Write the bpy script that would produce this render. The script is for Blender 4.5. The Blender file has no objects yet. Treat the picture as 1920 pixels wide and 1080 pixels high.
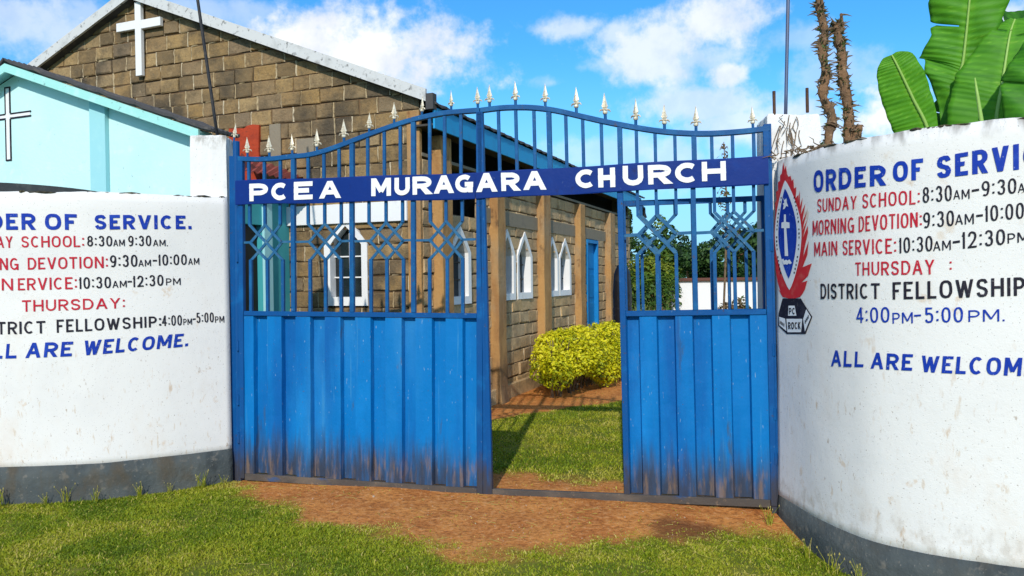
import bpy, bmesh, math, random
import numpy as np
from mathutils import Vector, Matrix, geometry

random.seed(7)
RNG = np.random.default_rng(7)
SC = bpy.context.scene
COL = SC.collection
R = math.radians

# ------------------------------------------------------------------ camera
FPX, HCAM = 1420.0, 1.55
PITCH, ROLL = math.atan(18 / FPX), R(0.75)
FWD = Vector((0, math.cos(PITCH), -math.sin(PITCH)))
U0 = Vector((0, math.sin(PITCH), math.cos(PITCH)))
X0 = Vector((1, 0, 0))
CX = math.cos(ROLL) * X0 - math.sin(ROLL) * U0
CY = math.sin(ROLL) * X0 + math.cos(ROLL) * U0
CAMP = Vector((0, 0, HCAM))
cd = bpy.data.cameras.new("camera"); cam = bpy.data.objects.new("camera", cd); COL.objects.link(cam)
cam.matrix_world = Matrix(((CX.x, CY.x, -FWD.x, 0), (CX.y, CY.y, -FWD.y, 0), (CX.z, CY.z, -FWD.z, HCAM), (0, 0, 0, 1)))
cd.sensor_width = 36; cd.lens = FPX / 1920 * 36; cd.clip_start = 0.05; cd.clip_end = 3000
SC.camera = cam
SC.view_settings.view_transform = 'Standard'; SC.view_settings.look = 'None'
SC.view_settings.exposure = 0.09; SC.view_settings.gamma = 1

# ------------------------------------------------------------------ sun and sky
SUN_EL, SUN_AZ = R(31), R(8)           # azimuth: degrees left of straight behind the camera
ld = bpy.data.lights.new("sun", 'SUN'); ld.energy = 3.3; ld.angle = R(0.6); ld.color = (1.0, 0.94, 0.84)
sun = bpy.data.objects.new("sun", ld); COL.objects.link(sun)
TOSUN = Vector((-math.sin(SUN_AZ) * math.cos(SUN_EL), -math.cos(SUN_AZ) * math.cos(SUN_EL), math.sin(SUN_EL)))
sun.rotation_euler = TOSUN.to_track_quat('Z', 'Y').to_euler()
sun.location = (-5, -12, 12)


def ray(px, py):
    px, py = float(px), float(py)
    return FWD + (px - 960) / FPX * CX + (540 - py) / FPX * CY


class NT:
    """tiny helper for node trees"""
    def __init__(s, tree): s.t = tree; s.n = tree.nodes; s.l = tree.links

    def node(s, typ, **kw):
        n = s.n.new(typ)
        for k, v in kw.items(): setattr(n, k, v)
        return n

    def put(s, sock, v):
        if hasattr(v, 'is_linked') or isinstance(v, bpy.types.NodeSocket): s.l.new(v, sock)
        else: sock.default_value = v

    def math(s, op, a, b=0.0, c=None, clamp=False):
        n = s.node('ShaderNodeMath', operation=op); n.use_clamp = clamp
        s.put(n.inputs[0], a); s.put(n.inputs[1], b)
        if c is not None: s.put(n.inputs[2], c)
        return n.outputs[0]

    def mix(s, f, a, b):
        n = s.node('ShaderNodeMix', data_type='RGBA')
        s.put(n.inputs[0], f)
        s.put(n.inputs[6], a if not isinstance(a, tuple) else (*a[:3], 1))
        s.put(n.inputs[7], b if not isinstance(b, tuple) else (*b[:3], 1))
        return n.outputs[2]

    def noise(s, vec, scale, detail=4, rough=0.55, dist=0.0):
        n = s.node('ShaderNodeTexNoise'); n.inputs['Scale'].default_value = scale
        n.inputs['Detail'].default_value = detail; n.inputs['Roughness'].default_value = rough
        n.inputs['Distortion'].default_value = dist
        s.l.new(vec, n.inputs['Vector'])
        return n.outputs[0]

    def step(s, x, lo, hi):
        n = s.node('ShaderNodeMapRange'); n.interpolation_type = 'SMOOTHSTEP'
        s.put(n.inputs[0], x); s.put(n.inputs[1], lo); s.put(n.inputs[2], hi)
        n.inputs[3].default_value = 0; n.inputs[4].default_value = 1
        return n.outputs[0]

    def mapping(s, vec, scale):
        n = s.node('ShaderNodeMapping'); s.l.new(vec, n.inputs[0]); n.inputs['Scale'].default_value = scale
        return n.outputs[0]


def build_world():
    w = bpy.data.worlds.new("World"); SC.world = w; w.use_nodes = True
    T = NT(w.node_tree); T.n.clear()
    out = T.node('ShaderNodeOutputWorld'); bg = T.node('ShaderNodeBackground')
    T.l.new(bg.outputs[0], out.inputs[0])
    sky = T.node('ShaderNodeTexSky'); sky.sky_type = 'NISHITA'; sky.sun_disc = False
    sky.sun_elevation = SUN_EL; sky.sun_rotation = math.pi + SUN_AZ
    sky.air_density = 1.0; sky.dust_density = 0.3; sky.ozone_density = 3.0
    bg.inputs[1].default_value = 0.145
    tc = T.node('ShaderNodeTexCoord')
    d = tc.outputs['Generated']
    sep = T.node('ShaderNodeSeparateXYZ'); T.l.new(d, sep.inputs[0])
    az = T.math('ARCTAN2', sep.outputs[0], sep.outputs[1])
    el = T.math('ARCSINE', sep.outputs[2])
    # deepen the blue of the clear air
    mul = T.node('ShaderNodeMix', data_type='RGBA', blend_type='MULTIPLY'); mul.inputs[0].default_value = 1
    T.l.new(sky.outputs[0], mul.inputs[6]); mul.inputs[7].default_value = (*SKYTINT, 1)
    col = mul.outputs[2]
    # clouds, in azimuth / elevation
    warp = T.noise(d, 11.0, 8, 0.62)
    warp2 = T.noise(d, 30.0, 4, 0.6)
    fb = T.math('ADD', T.math('MULTIPLY', T.math('SUBTRACT', warp, 0.5), 4.4), T.math('MULTIPLY', T.math('SUBTRACT', warp2, 0.5), 2.0))
    total = None
    CL = [(680, 105, 200, 92, 1.0), (590, 90, 120, 70, 1.0), (790, 80, 115, 50, .95), (640, 60, 70, 40, .8), (740, 150, 90, 60, .8), (60, 50, 150, 55, .55), (160, 30, 90, 30, .4),
          (1235, 85, 135, 58, .78), (1350, 45, 90, 55, .85), (1300, 110, 120, 40, .55), (1080, 52, 75, 26, .6), (1160, 65, 70, 30, .6), (1358, 140, 44, 26, .85),
          (1330, 195, 150, 34, .65), (1440, 235, 160, 45, .65), (1540, 140, 90, 40, .35), (1650, 225, 90, 45, 1.0), (1560, 250, 120, 40, .7), (1030, 157, 34, 14, .35), (1130, 285, 160, 30, .35), (1260, 300, 60, 50, .5),
          (1895, 30, 50, 25, .7), (1150, 120, 60, 22, .4), (1480, 70, 70, 25, .32), (400, 20, 120, 40, .4), (480, 20, 60, 20, .35)]
    for (px, py, rx, ry, amp) in CL:
        v = ray(px, py).normalized()
        a0, e0 = math.atan2(v.x, v.y), math.asin(v.z)
        sx, sy = rx / FPX, ry / FPX
        dx = T.math('MULTIPLY', T.math('SUBTRACT', az, a0), 1 / sx)
        dy = T.math('MULTIPLY', T.math('SUBTRACT', el, e0), 1 / sy)
        r2 = T.math('ADD', T.math('MULTIPLY', dx, dx), T.math('MULTIPLY', dy, dy))
        m = T.math('SUBTRACT', 1.0, T.math('SQRT', r2))
        m = T.math('MULTIPLY', T.step(T.math('ADD', m, T.math('MULTIPLY', fb, 0.72)), -0.25, 0.75), amp)
        total = m if total is None else T.math('MAXIMUM', total, m)
    # broken cloud over the rest of the sky (overhead and behind the camera)
    high = T.noise(d, 2.6, 7, 0.6)
    hm = T.math('MULTIPLY', T.step(high, 0.47, 0.62), T.step(T.math('SUBTRACT', T.math('MULTIPLY', sep.outputs[2], 1.4), sep.outputs[1]), 0.05, 0.45))
    total = T.math('MAXIMUM', total, T.math('MULTIPLY', hm, 0.9))
    shade = T.step(T.noise(d, 14.0, 5, 0.6), 0.35, 0.62)
    ccol = T.mix(shade, CLOUD_A, CLOUD_B)
    # haze low on the horizon
    hz = T.math('MULTIPLY', T.step(el, 0.30, 0.0), 0.85)
    col = T.mix(hz, col, HAZE_C)
    col = T.mix(total, col, ccol)
    T.l.new(col, bg.inputs[0])


SKYTINT = (0.33, 0.95, 1.27)
CLOUD_A, CLOUD_B = (5.4, 5.8, 6.9), (6.9, 7.0, 7.1)
HAZE_C = (2.7, 4.9, 6.9)
build_world()

# ------------------------------------------------------------------ pixel -> place helpers (points on real surfaces)
def on_vplane(px, py, P, d):
    """vertical plane through P=(x,y) along d=(dx,dy): returns world point"""
    r = ray(px, py); n = Vector((-d[1], d[0], 0))
    t = (Vector((P[0], P[1], 0)) - CAMP).dot(n) / r.dot(n)
    return CAMP + r * t


def on_ground(px, py, z=0.0):
    r = ray(px, py); t = (z - HCAM) / r.z
    return CAMP + r * t


def at_depth(px, py, y):
    r = ray(px, py); return CAMP + r * (y / r.y)


# ------------------------------------------------------------------ mesh builder
class MB:
    def __init__(s): s.v = []; s.f = []; s.t = []; s.m = []

    def add(s, vs, fs, tint=0.5, mi=0):
        o = len(s.v); s.v += [tuple(v) for v in vs]; s.t += [tint] * len(vs)
        s.f += [tuple(i + o for i in f) for f in fs]; s.m += [mi] * len(fs)
        return s

    def box(s, x0, x1, y0, y1, z0, z1, tint=0.5, mi=0):
        vs = [(x, y, z) for z in (z0, z1) for y in (y0, y1) for x in (x0, x1)]
        return s.add(vs, [(0, 2, 3, 1), (4, 5, 7, 6), (0, 1, 5, 4), (2, 6, 7, 3), (0, 4, 6, 2), (1, 3, 7, 5)], tint, mi)

    def bar(s, a, b, w, d, tint=0.5, mi=0, up=None):
        """square bar from a to b; w across (in xz plane), d deep"""
        a = Vector(a); b = Vector(b); t = (b - a)
        if t.length < 1e-6: return s
        t.normalize()
        dep = Vector(up) if up else Vector((0, 1, 0))
        if abs(t.dot(dep)) > .95: dep = Vector((1, 0, 0))
        side = t.cross(dep).normalized(); dep = side.cross(t).normalized()
        vs = []
        for p in (a, b):
            for i, j in ((-1, -1), (1, -1), (1, 1), (-1, 1)):
                vs.append(p + side * (i * w / 2) + dep * (j * d / 2))
        return s.add(vs, [(3, 2, 1, 0), (4, 5, 6, 7), (0, 1, 5, 4), (1, 2, 6, 5), (2, 3, 7, 6), (3, 0, 4, 7)], tint, mi)

    def sweep(s, pts, w, d, tint=0.5, mi=0):
        """rectangular section swept along pts in the local xz plane (depth along y)"""
        n = len(pts); vs = []
        for i, p in enumerate(pts):
            p = Vector(p); a = Vector(pts[max(i - 1, 0)]); b = Vector(pts[min(i + 1, n - 1)])
            t = (b - a).normalized(); nn = Vector((-t.z, 0, t.x))
            for k, j in ((-1, -1), (1, -1), (1, 1), (-1, 1)):
                vs.append(p + nn * (k * w / 2) + Vector((0, j * d / 2, 0)))
        fs = [(3, 2, 1, 0), tuple(4 * (n - 1) + k for k in range(4))]
        for i in range(n - 1):
            for k in range(4):
                fs.append((4 * i + k, 4 * i + (k + 1) % 4, 4 * i + 4 + (k + 1) % 4, 4 * i + 4 + k))
        return s.add(vs, fs, tint, mi)

    def tube(s, pts, rad, seg=8, tint=0.5, mi=0, jit=0.0, cap=True):
        n = len(pts); vs = []; rs = rad if hasattr(rad, '__len__') else [rad] * n
        for i, p in enumerate(pts):
            p = Vector(p); t = (Vector(pts[min(i + 1, n - 1)]) - Vector(pts[max(i - 1, 0)])).normalized()
            ref = Vector((0, 0, 1)) if abs(t.z) < .9 else Vector((1, 0, 0))
            u = t.cross(ref).normalized(); v = t.cross(u)
            for k in range(seg):
                a = 2 * math.pi * k / seg
                r = rs[i] * (1 + random.uniform(-jit, jit))
                vs.append(p + u * (r * math.cos(a)) + v * (r * math.sin(a)))
        fs = []
        for i in range(n - 1):
            for k in range(seg):
                fs.append((i * seg + k, i * seg + (k + 1) % seg, (i + 1) * seg + (k + 1) % seg, (i + 1) * seg + k))
        if cap: fs += [tuple(range(seg))[::-1], tuple((n - 1) * seg + k for k in range(seg))]
        return s.add(vs, fs, tint, mi)

    def build(s, name, mats, parent=None, smooth=False, bevel=0.0):
        me = bpy.data.meshes.new(name); me.from_pydata(s.v, [], s.f)
        a = me.attributes.new('tint', 'FLOAT', 'POINT'); a.data.foreach_set('value', np.array(s.t, dtype=np.float32))
        mats = mats if isinstance(mats, (list, tuple)) else [mats]
        for m in mats: me.materials.append(m)
        if len(mats) > 1: me.polygons.foreach_set('material_index', np.array(s.m, dtype=np.int32))
        if smooth: me.polygons.foreach_set('use_smooth', np.ones(len(me.polygons), dtype=bool))
        bm = bmesh.new(); bm.from_mesh(me)
        if not smooth or True:
            bmesh.ops.recalc_face_normals(bm, faces=bm.faces)
        if bevel > 0:
            ed = [e for e in bm.edges if len(e.link_faces) == 2 and e.calc_face_angle(0) > 0.6]
            bmesh.ops.bevel(bm, geom=ed, offset=bevel, segments=1, affect='EDGES', profile=0.6)
        bm.to_mesh(me); bm.free(); me.update()
        o = bpy.data.objects.new(name, me); COL.objects.link(o)
        if parent: o.parent = parent
        return o


def tag(o, label=None, cat=None, group=None, kind=None):
    if label: o['label'] = label
    if cat: o['category'] = cat
    if group: o['group'] = group
    if kind: o['kind'] = kind
    return o


def empty(name, loc, rz=0, label=None, cat=None, group=None, ry=0):
    o = bpy.data.objects.new(name, None); COL.objects.link(o); o.empty_display_size = .2
    o.location = loc; o.rotation_euler = (0, ry, rz)
    return tag(o, label, cat, group)


def frame_of(loc, rz=0, ry=0):
    from mathutils import Euler
    return Matrix.Translation(Vector(loc)) @ Euler((0, ry, rz)).to_matrix().to_4x4()


# ------------------------------------------------------------------ materials
def pm(name, base, layers=(), rough=0.8, bump=None, coord='Object', metal=0.0, tint=None, spec=0.35, rvar=0.0):
    """principled material; layers = (kind, args..., colour): noise layers mixed over the base colour"""
    m = bpy.data.materials.new(name); m.use_nodes = True
    T = NT(m.node_tree); b = T.n['Principled BSDF']
    tc = T.node('ShaderNodeTexCoord'); vec = tc.outputs[coord]
    col = None
    if tint:
        at = T.node('ShaderNodeAttribute', attribute_name='tint')
        rp = T.node('ShaderNodeValToRGB')
        cr = rp.color_ramp
        while len(cr.elements) < len(tint): cr.elements.new(.5)
        for i, c in enumerate(tint):
            cr.elements[i].position = i / (len(tint) - 1); cr.elements[i].color = (*c, 1)
        T.l.new(at.outputs['Fac'], rp.inputs[0]); col = rp.outputs[0]
    else:
        rgb = T.node('ShaderNodeRGB'); rgb.outputs[0].default_value = (*base, 1); col = rgb.outputs[0]
    for L in layers:
        sc, lo, hi, c, amt = L[:5]; det = L[5] if len(L) > 5 else 5; stretch = L[6] if len(L) > 6 else None
        v = T.mapping(vec, stretch) if stretch else vec
        f = T.math('MULTIPLY', T.step(T.noise(v, sc, det, 0.6), lo, hi), amt)
        if len(L) > 7:            # limited to a band of height: (z0, z1) fades from 1 at z0 to 0 at z1
            sp = T.node('ShaderNodeSeparateXYZ'); T.l.new(vec, sp.inputs[0])
            zz = T.math('ADD', sp.outputs[2], T.math('MULTIPLY', T.math('SUBTRACT', T.noise(v, sc * 1.7, 4, .6), .5), abs(L[7][1] - L[7][0]) * 1.6))
            f = T.math('MULTIPLY', f, T.step(zz, L[7][1], L[7][0]))
        col = T.mix(f, col, c)
    T.l.new(col, b.inputs['Base Color'])
    b.inputs['Roughness'].default_value = rough; b.inputs['Metallic'].default_value = metal
    b.inputs['Specular IOR Level'].default_value = spec
    if rvar:
        T.l.new(T.math('ADD', rough - rvar / 2, T.math('MULTIPLY', T.noise(vec, 9, 4), rvar)), b.inputs['Roughness'])
    if bump:
        h = None
        for (sc, st, *rest) in bump:
            v = T.mapping(vec, rest[0]) if rest else vec
            x = T.math('MULTIPLY', T.noise(v, sc, 5, .6), st)
            h = x if h is None else T.math('ADD', h, x)
        bp = T.node('ShaderNodeBump'); bp.inputs['Strength'].default_value = 1.0; bp.inputs['Distance'].default_value = 0.01
        T.l.new(h, bp.inputs['Height']); T.l.new(bp.outputs[0], b.inputs['Normal'])
    return m


def leafmat(name, ramp, rough=0.5, trans=0.25):
    m = bpy.data.materials.new(name); m.use_nodes = True
    T = NT(m.node_tree); b = T.n['Principled BSDF']
    at = T.node('ShaderNodeAttribute', attribute_name='tint'); rp = T.node('ShaderNodeValToRGB'); cr = rp.color_ramp
    while len(cr.elements) < len(ramp): cr.elements.new(.5)
    for i, c in enumerate(ramp):
        cr.elements[i].position = i / (len(ramp) - 1); cr.elements[i].color = (*c, 1)
    T.l.new(at.outputs['Fac'], rp.inputs[0])
    T.l.new(rp.outputs[0], b.inputs['Base Color']); b.inputs['Roughness'].default_value = rough
    b.inputs['Specular IOR Level'].default_value = .3
    if trans:
        tr = T.node('ShaderNodeBsdfTranslucent'); T.l.new(rp.outputs[0], tr.inputs[0])
        mx = T.node('ShaderNodeMixShader'); mx.inputs[0].default_value = trans
        out = T.n['Material Output']
        T.l.new(b.outputs[0], mx.inputs[1]); T.l.new(tr.outputs[0], mx.inputs[2]); T.l.new(mx.outputs[0], out.inputs[0])
    return m


M = {}
V1 = (1, 1, .12)
M['whitewash'] = pm('whitewash', (.775, .75, .72), [
    (1.3, .45, .75, (.66, .645, .63), .6), (60, .665, .72, (.32, .25, .20), .55, 3),
    (3.2, .60, .80, (.60, .50, .40), .38, 6, (1, 1, .6)), (7, .64, .76, (.60, .44, .28), .42), (5, .645, .70, (.58, .38, .20), .45, 7),
    (2.6, .56, .78, (.66, .53, .42), .5, 6, (1, 1, .45), (.75, 1.35)), (13, .63, .72, (.52, .33, .17), .6, 6, (1, 1, .35), (.7, 1.5)), (34, .60, .70, (.56, .42, .28), .5, 5, (1, 1, .3), (.5, 1.3)),
    (26, .66, .74, (.30, .20, .12), .65, 5, (1, 1, .5), (.9, 1.7)), (120, .68, .72, (.16, .13, .10), .6, 2),
    (9, .42, .62, (.12, .105, .08), .7, 6, (1, 1, .3), (2.32, 2.22)),
    (18, .42, .66, (.40, .33, .25), .38, 6, (1, 1, .6), (.17, .30))], .85, [(35, .13), (3, .5), (140, .08)])
M['pillarwash'] = pm('pillarwash', (.78, .765, .745), [
    (1.6, .45, .7, (.66, .64, .61), .6), (50, .66, .72, (.30, .26, .21), .5, 3), (5, .60, .74, (.40, .29, .18), .7, 6, (1, 1, .35)),
    (8, .45, .6, (.14, .11, .07), .8, 6, (1, 1, .4), (2.74, 2.64))], .85, [(30, .4), (4, .8)])
M['plinth'] = pm('plinth', (.058, .070, .073), [(2.2, .42, .66, (.10, .11, .105), .85, 7), (6, .52, .70, (.034, .040, .042), .75, 7, (1, 1, .5)), (14, .56, .70, (.20, .18, .15), .6, 6), (60, .64, .70, (.25, .23, .20), .5, 3), (5, .45, .68, (.085, .065, .04), .75, 6, (1, 1, .5), (.12, -.08))], .9, [(30, .8), (6, 1.2)])
M['moss'] = pm('moss', (.055, .048, .030), [(20, .5, .65, (.13, .11, .05), .9), (45, .5, .6, (.02, .02, .016), .8)], .95, [(50, 1.2)])
M['ink_blue'] = pm('ink_blue', (.006, .036, .34), [(12, .5, .72, (.03, .10, .46), .5, 6), (70, .62, .72, (.40, .44, .60), .5, 3), (3, .55, .7, (.012, .06, .42), .6)], .6, spec=.15)
M['ink_red'] = pm('ink_red', (.50, .014, .035), [(12, .5, .72, (.56, .07, .08), .55, 6), (70, .62, .72, (.62, .42, .40), .5, 3)], .65, spec=.15)
M['ink_black'] = pm('ink_black', (.016, .014, .024), [(12, .5, .72, (.05, .045, .06), .6, 6), (70, .62, .72, (.32, .30, .30), .5, 3)], .65, spec=.15)
M['ink_white'] = pm('ink_white', (.82, .82, .82), [(40, .6, .75, (.55, .58, .65), .35)], .6)
M['flame'] = pm('flame', (.60, .018, .022), [(14, .5, .68, (.62, .10, .08), .7)], .6)
M['gate_sheet'] = pm('gate_sheet', (.0010, .158, .45), [
    (2.2, .50, .70, (.030, .22, .50), .55, 7, (1, 1, .18)), (28, .60, .70, (.06, .26, .48), .5, 6, (1, 1, .035)), (9, .64, .70, (.05, .07, .085), .7, 7, (1, 1, .16)), (6, .66, .71, (.13, .075, .05), .6, 7, (1, 1, .3)),
    (4, .42, .72, (.002, .095, .33), .9, 6, V1), (3, .55, .75, (.004, .20, .54), .7, 6, (1, 1, .3)), (34, .66, .78, (.09, .32, .52), .45, 5, (1, 1, .06)), (70, .70, .75, (.36, .46, .52), .5, 2, (1, 1, .25)),
    (15, .66, .78, (.030, .060, .11), .75, 6, (1, 1, .05)), (7, .68, .74, (.05, .07, .09), .6, 6, (1, 1, .12)),
    (11, .14, .56, (.040, .034, .030), .88, 7, (1, 1, .10), (.08, .44)),
    (26, .46, .66, (.24, .15, .085), .6, 6, (1, 1, .16), (.05, .34)), (60, .70, .74, (.10, .05, .025), .7, 3)],
    .55, [(4, .8, (1, 1, .35)), (1.6, 1.6), (60, .06)], spec=.16, rvar=.25)
M['gate_frame'] = pm('gate_frame', (.0018, .070, .245), [
    (6, .5, .7, (.003, .115, .34), .8), (40, .66, .76, (.20, .30, .38), .45, 4), (26, .64, .73, (.07, .045, .03), .75, 6),
    (13, .18, .50, (.05, .042, .036), .9, 6, (1, 1, .2), (.06, .34))], .5, [(40, .12)], spec=.18, rvar=.2)
M['mud_rail'] = pm('mud_rail', (.070, .058, .050), [(6, .45, .7, (.15, .115, .085), .8, 6, (.4, 1, 1)), (14, .60, .72, (.012, .07, .20), .7, 5, (.3, 1, 1)), (30, .6, .7, (.24, .16, .10), .6)], .8, [(40, .4)])
M['gate_bar'] = pm('gate_bar', (.005, .078, .235), [
    (8, .45, .68, (.010, .125, .31), .8), (45, .64, .74, (.22, .32, .38), .5, 4), (24, .62, .72, (.085, .055, .04), .7, 6)], .5, [(50, .12)], spec=.2)
M['lattice'] = pm('lattice', (.016, .105, .235), [(12, .45, .65, (.045, .15, .26), .8), (45, .62, .72, (.25, .31, .34), .5, 3), (26, .60, .7, (.09, .055, .035), .75, 5)], .5, spec=.2)
M['sign_blue'] = pm('sign_blue', (.002, .026, .185), [(5, .5, .7, (.003, .040, .24), .8), (40, .69, .76, (.16, .22, .32), .45, 4, (.5, 1, .8)), (9, .62, .78, (.010, .014, .06), .7, 6)], .5, [(4, .5), (50, .06)], spec=.15)
M['finial'] = pm('finial', (.76, .70, .56), [(60, .42, .62, (.42, .31, .18), .75, 4), (35, .56, .66, (.13, .085, .05), .75)], .45, metal=.15)
M['rust'] = pm('rust', (.10, .05, .03), [(40, .45, .65, (.05, .03, .025), .8)], .9)
M['steel_pole'] = pm('steel_pole', (.10, .13, .22), [(20, .5, .7, (.16, .12, .10), .7, 5, (1, 1, .2))], .5, metal=.3)
M['dark_pole'] = pm('dark_pole', (.020, .021, .026), [(20, .5, .7, (.06, .05, .045), .7)], .6)
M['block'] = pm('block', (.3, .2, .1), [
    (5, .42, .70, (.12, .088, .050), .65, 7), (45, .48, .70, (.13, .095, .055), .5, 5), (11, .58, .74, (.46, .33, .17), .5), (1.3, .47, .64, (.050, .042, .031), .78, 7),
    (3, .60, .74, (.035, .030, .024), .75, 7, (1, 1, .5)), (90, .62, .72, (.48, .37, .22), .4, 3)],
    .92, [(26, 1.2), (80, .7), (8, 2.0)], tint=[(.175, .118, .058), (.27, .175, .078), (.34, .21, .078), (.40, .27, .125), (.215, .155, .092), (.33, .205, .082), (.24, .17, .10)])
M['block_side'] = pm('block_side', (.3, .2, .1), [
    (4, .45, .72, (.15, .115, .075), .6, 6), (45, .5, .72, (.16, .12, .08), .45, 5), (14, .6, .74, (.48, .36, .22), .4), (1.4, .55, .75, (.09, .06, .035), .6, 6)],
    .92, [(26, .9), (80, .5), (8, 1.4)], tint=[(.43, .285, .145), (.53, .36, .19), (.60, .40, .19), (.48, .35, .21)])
M['mortar'] = pm('mortar', (.3, .2, .1), [(25, .5, .7, (.16, .11, .06), .6)], .95, [(40, .8)], tint=[(.040, .028, .018), (.17, .10, .048), (.48, .36, .20), (.62, .52, .36)])
M['ochre'] = pm('ochre', (.45, .250, .090), [(1.5, .42, .62, (.34, .245, .145), .85, 7, (1, 1, .6)), (5, .40, .68, (.30, .150, .055), .8, 7, (1, 1, .35)), (12, .58, .72, (.16, .075, .03), .75, 6, (1, 1, .3)), (9, .60, .76, (.60, .36, .14), .6), (4, .62, .72, (.10, .06, .03), .8, 7, (1, 1, .8)), (3, .35, .6, (.10, .055, .03), .8, 6, (1, 1, .3), (.35, .75))], .9, [(25, .8), (6, 1.2)])
M['cement'] = pm('cement', (.25, .21, .15), [(6, .5, .7, (.20, .17, .13), .7)], .92, [(25, .6)])
M['white_paint'] = pm('white_paint', (.80, .80, .79), [(5, .6, .75, (.60, .58, .54), .5), (30, .66, .74, (.45, .42, .38), .4)], .6)
M['fascia_white'] = pm('fascia_white', (.60, .60, .585), [(6, .5, .72, (.42, .42, .40), .7, 6), (15, .55, .68, (.09, .085, .08), .8, 6), (5, .62, .75, (.16, .15, .14), .7, 7)], .75)
M['fascia_blue'] = pm('fascia_blue', (.012, .30, .60), [(5, .5, .7, (.02, .24, .50), .7), (25, .62, .74, (.10, .40, .62), .5)], .5)
M['door_blue'] = pm('door_blue', (.004, .20, .52), [(5, .5, .7, (.01, .26, .58), .7)], .45)
M['roof_dark'] = pm('roof_dark', (.065, .062, .062), [(8, .5, .7, (.13, .115, .10), .7), (20, .6, .7, (.025, .025, .028), .8)], .8)
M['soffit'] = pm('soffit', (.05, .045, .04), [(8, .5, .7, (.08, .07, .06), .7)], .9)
M['gap_shade'] = pm('gap_shade', (.010, .009, .008), [], .95)  # near-black colour standing for the shade inside the openings
M['glass'] = pm('glass', (.012, .016, .018), [(2, .4, .7, (.035, .045, .045), .8)], .08, spec=.6)
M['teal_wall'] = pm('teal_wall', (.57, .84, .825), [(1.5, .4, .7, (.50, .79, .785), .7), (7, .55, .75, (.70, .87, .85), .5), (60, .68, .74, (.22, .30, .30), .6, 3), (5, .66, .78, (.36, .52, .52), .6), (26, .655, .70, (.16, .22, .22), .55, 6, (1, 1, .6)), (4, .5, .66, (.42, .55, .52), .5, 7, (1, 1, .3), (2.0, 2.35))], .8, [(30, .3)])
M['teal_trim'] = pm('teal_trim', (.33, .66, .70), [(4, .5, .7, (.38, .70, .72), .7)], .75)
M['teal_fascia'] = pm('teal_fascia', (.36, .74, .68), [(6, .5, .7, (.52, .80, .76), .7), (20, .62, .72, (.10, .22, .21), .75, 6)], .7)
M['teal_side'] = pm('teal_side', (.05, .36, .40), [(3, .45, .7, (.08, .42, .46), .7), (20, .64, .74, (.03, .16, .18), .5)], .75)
M['brown_door'] = pm('brown_door', (.045, .028, .018), [(8, .5, .7, (.07, .045, .03), .7, 5, (1, 1, .1))], .7)
M['red_sheet'] = pm('red_sheet', (.30, .065, .055), [(6, .5, .7, (.36, .14, .12), .8), (20, .6, .72, (.15, .04, .03), .6)], .6)
M['red_oxide'] = pm('red_oxide', (.42, .050, .014), [(9, .45, .65, (.30, .035, .012), .8), (25, .58, .7, (.10, .03, .02), .7)], .75, [(20, .8)])
M['bark'] = pm('bark', (.22, .120, .060), [(14, .45, .65, (.12, .075, .045), .8, 5, (1, 1, .4)), (30, .55, .70, (.42, .29, .17), .7)], .95, [(40, 1.4), (14, 1.4)])
M['twig'] = pm('twig', (.20, .135, .08), [(30, .5, .65, (.07, .05, .03), .8)], .95)
M['tarp'] = pm('tarp', (.030, .034, .034), [(8, .5, .7, (.06, .065, .06), .7)], .55, [(10, .8)])
M['black_plastic'] = pm('black_plastic', (.012, .012, .016), [(8, .5, .7, (.03, .03, .034), .6)], .4)
M['coping'] = pm('coping', (.14, .055, .04), [(12, .5, .7, (.08, .04, .03), .8)], .8)
M['leaf_banana'] = leafmat('leaf_banana', [(.020, .115, .010), (.070, .29, .014), (.145, .45, .020), (.32, .58, .06)], .55, .40)
M['banana_rib'] = pm('banana_rib', (.30, .48, .10), [], .45)
M['leaf_yellow'] = leafmat('leaf_yellow', [(.12, .17, .008), (.44, .48, .010), (.74, .68, .012), (.86, .78, .04)], .5, .30)
M['leaf_green'] = leafmat('leaf_green', [(.016, .05, .010), (.05, .12, .016), (.11, .19, .02), (.26, .30, .03)], .55, .30)
M['leaf_dark'] = leafmat('leaf_dark', [(.010, .032, .012), (.024, .07, .018), (.05, .115, .026), (.09, .16, .035)], .55, .28)
M['leaf_olive'] = leafmat('leaf_olive', [(.03, .05, .015), (.07, .11, .025), (.12, .16, .04)], .6, .25)
M['leaf_dry'] = leafmat('leaf_dry', [(.10, .06, .03), (.18, .11, .05), (.07, .10, .02)], .8, .2)
M['blade'] = leafmat('blade', [(.10, .165, .008), (.205, .285, .010), (.33, .365, .016), (.42, .41, .030), (.62, .50, .16)], .6, .30)

# ------------------------------------------------------------------ numpy noise
_PERM = RNG.random((256, 256))


def vnoise(x, y, sc):
    x = np.asarray(x) * sc; y = np.asarray(y) * sc
    xi = np.floor(x).astype(int); yi = np.floor(y).astype(int); fx = x - xi; fy = y - yi
    fx = fx * fx * (3 - 2 * fx); fy = fy * fy * (3 - 2 * fy)
    g = lambda a, b: _PERM[a & 255, b & 255]
    return (g(xi, yi) * (1 - fx) + g(xi + 1, yi) * fx) * (1 - fy) + (g(xi, yi + 1) * (1 - fx) + g(xi + 1, yi + 1) * fx) * fy


def fbm(x, y, sc, o=4):
    s = 0; a = .5; t = 0
    for i in range(o):
        s = s + a * vnoise(np.asarray(x) + 13.7 * i, np.asarray(y) - 7.3 * i, sc * 2 ** i); t += a; a *= .5
    return s / t


# ------------------------------------------------------------------ ground
def sstep(x, a, b):
    t = np.clip((x - a) / (b - a), 0, 1); return t * t * (3 - 2 * t)


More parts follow.
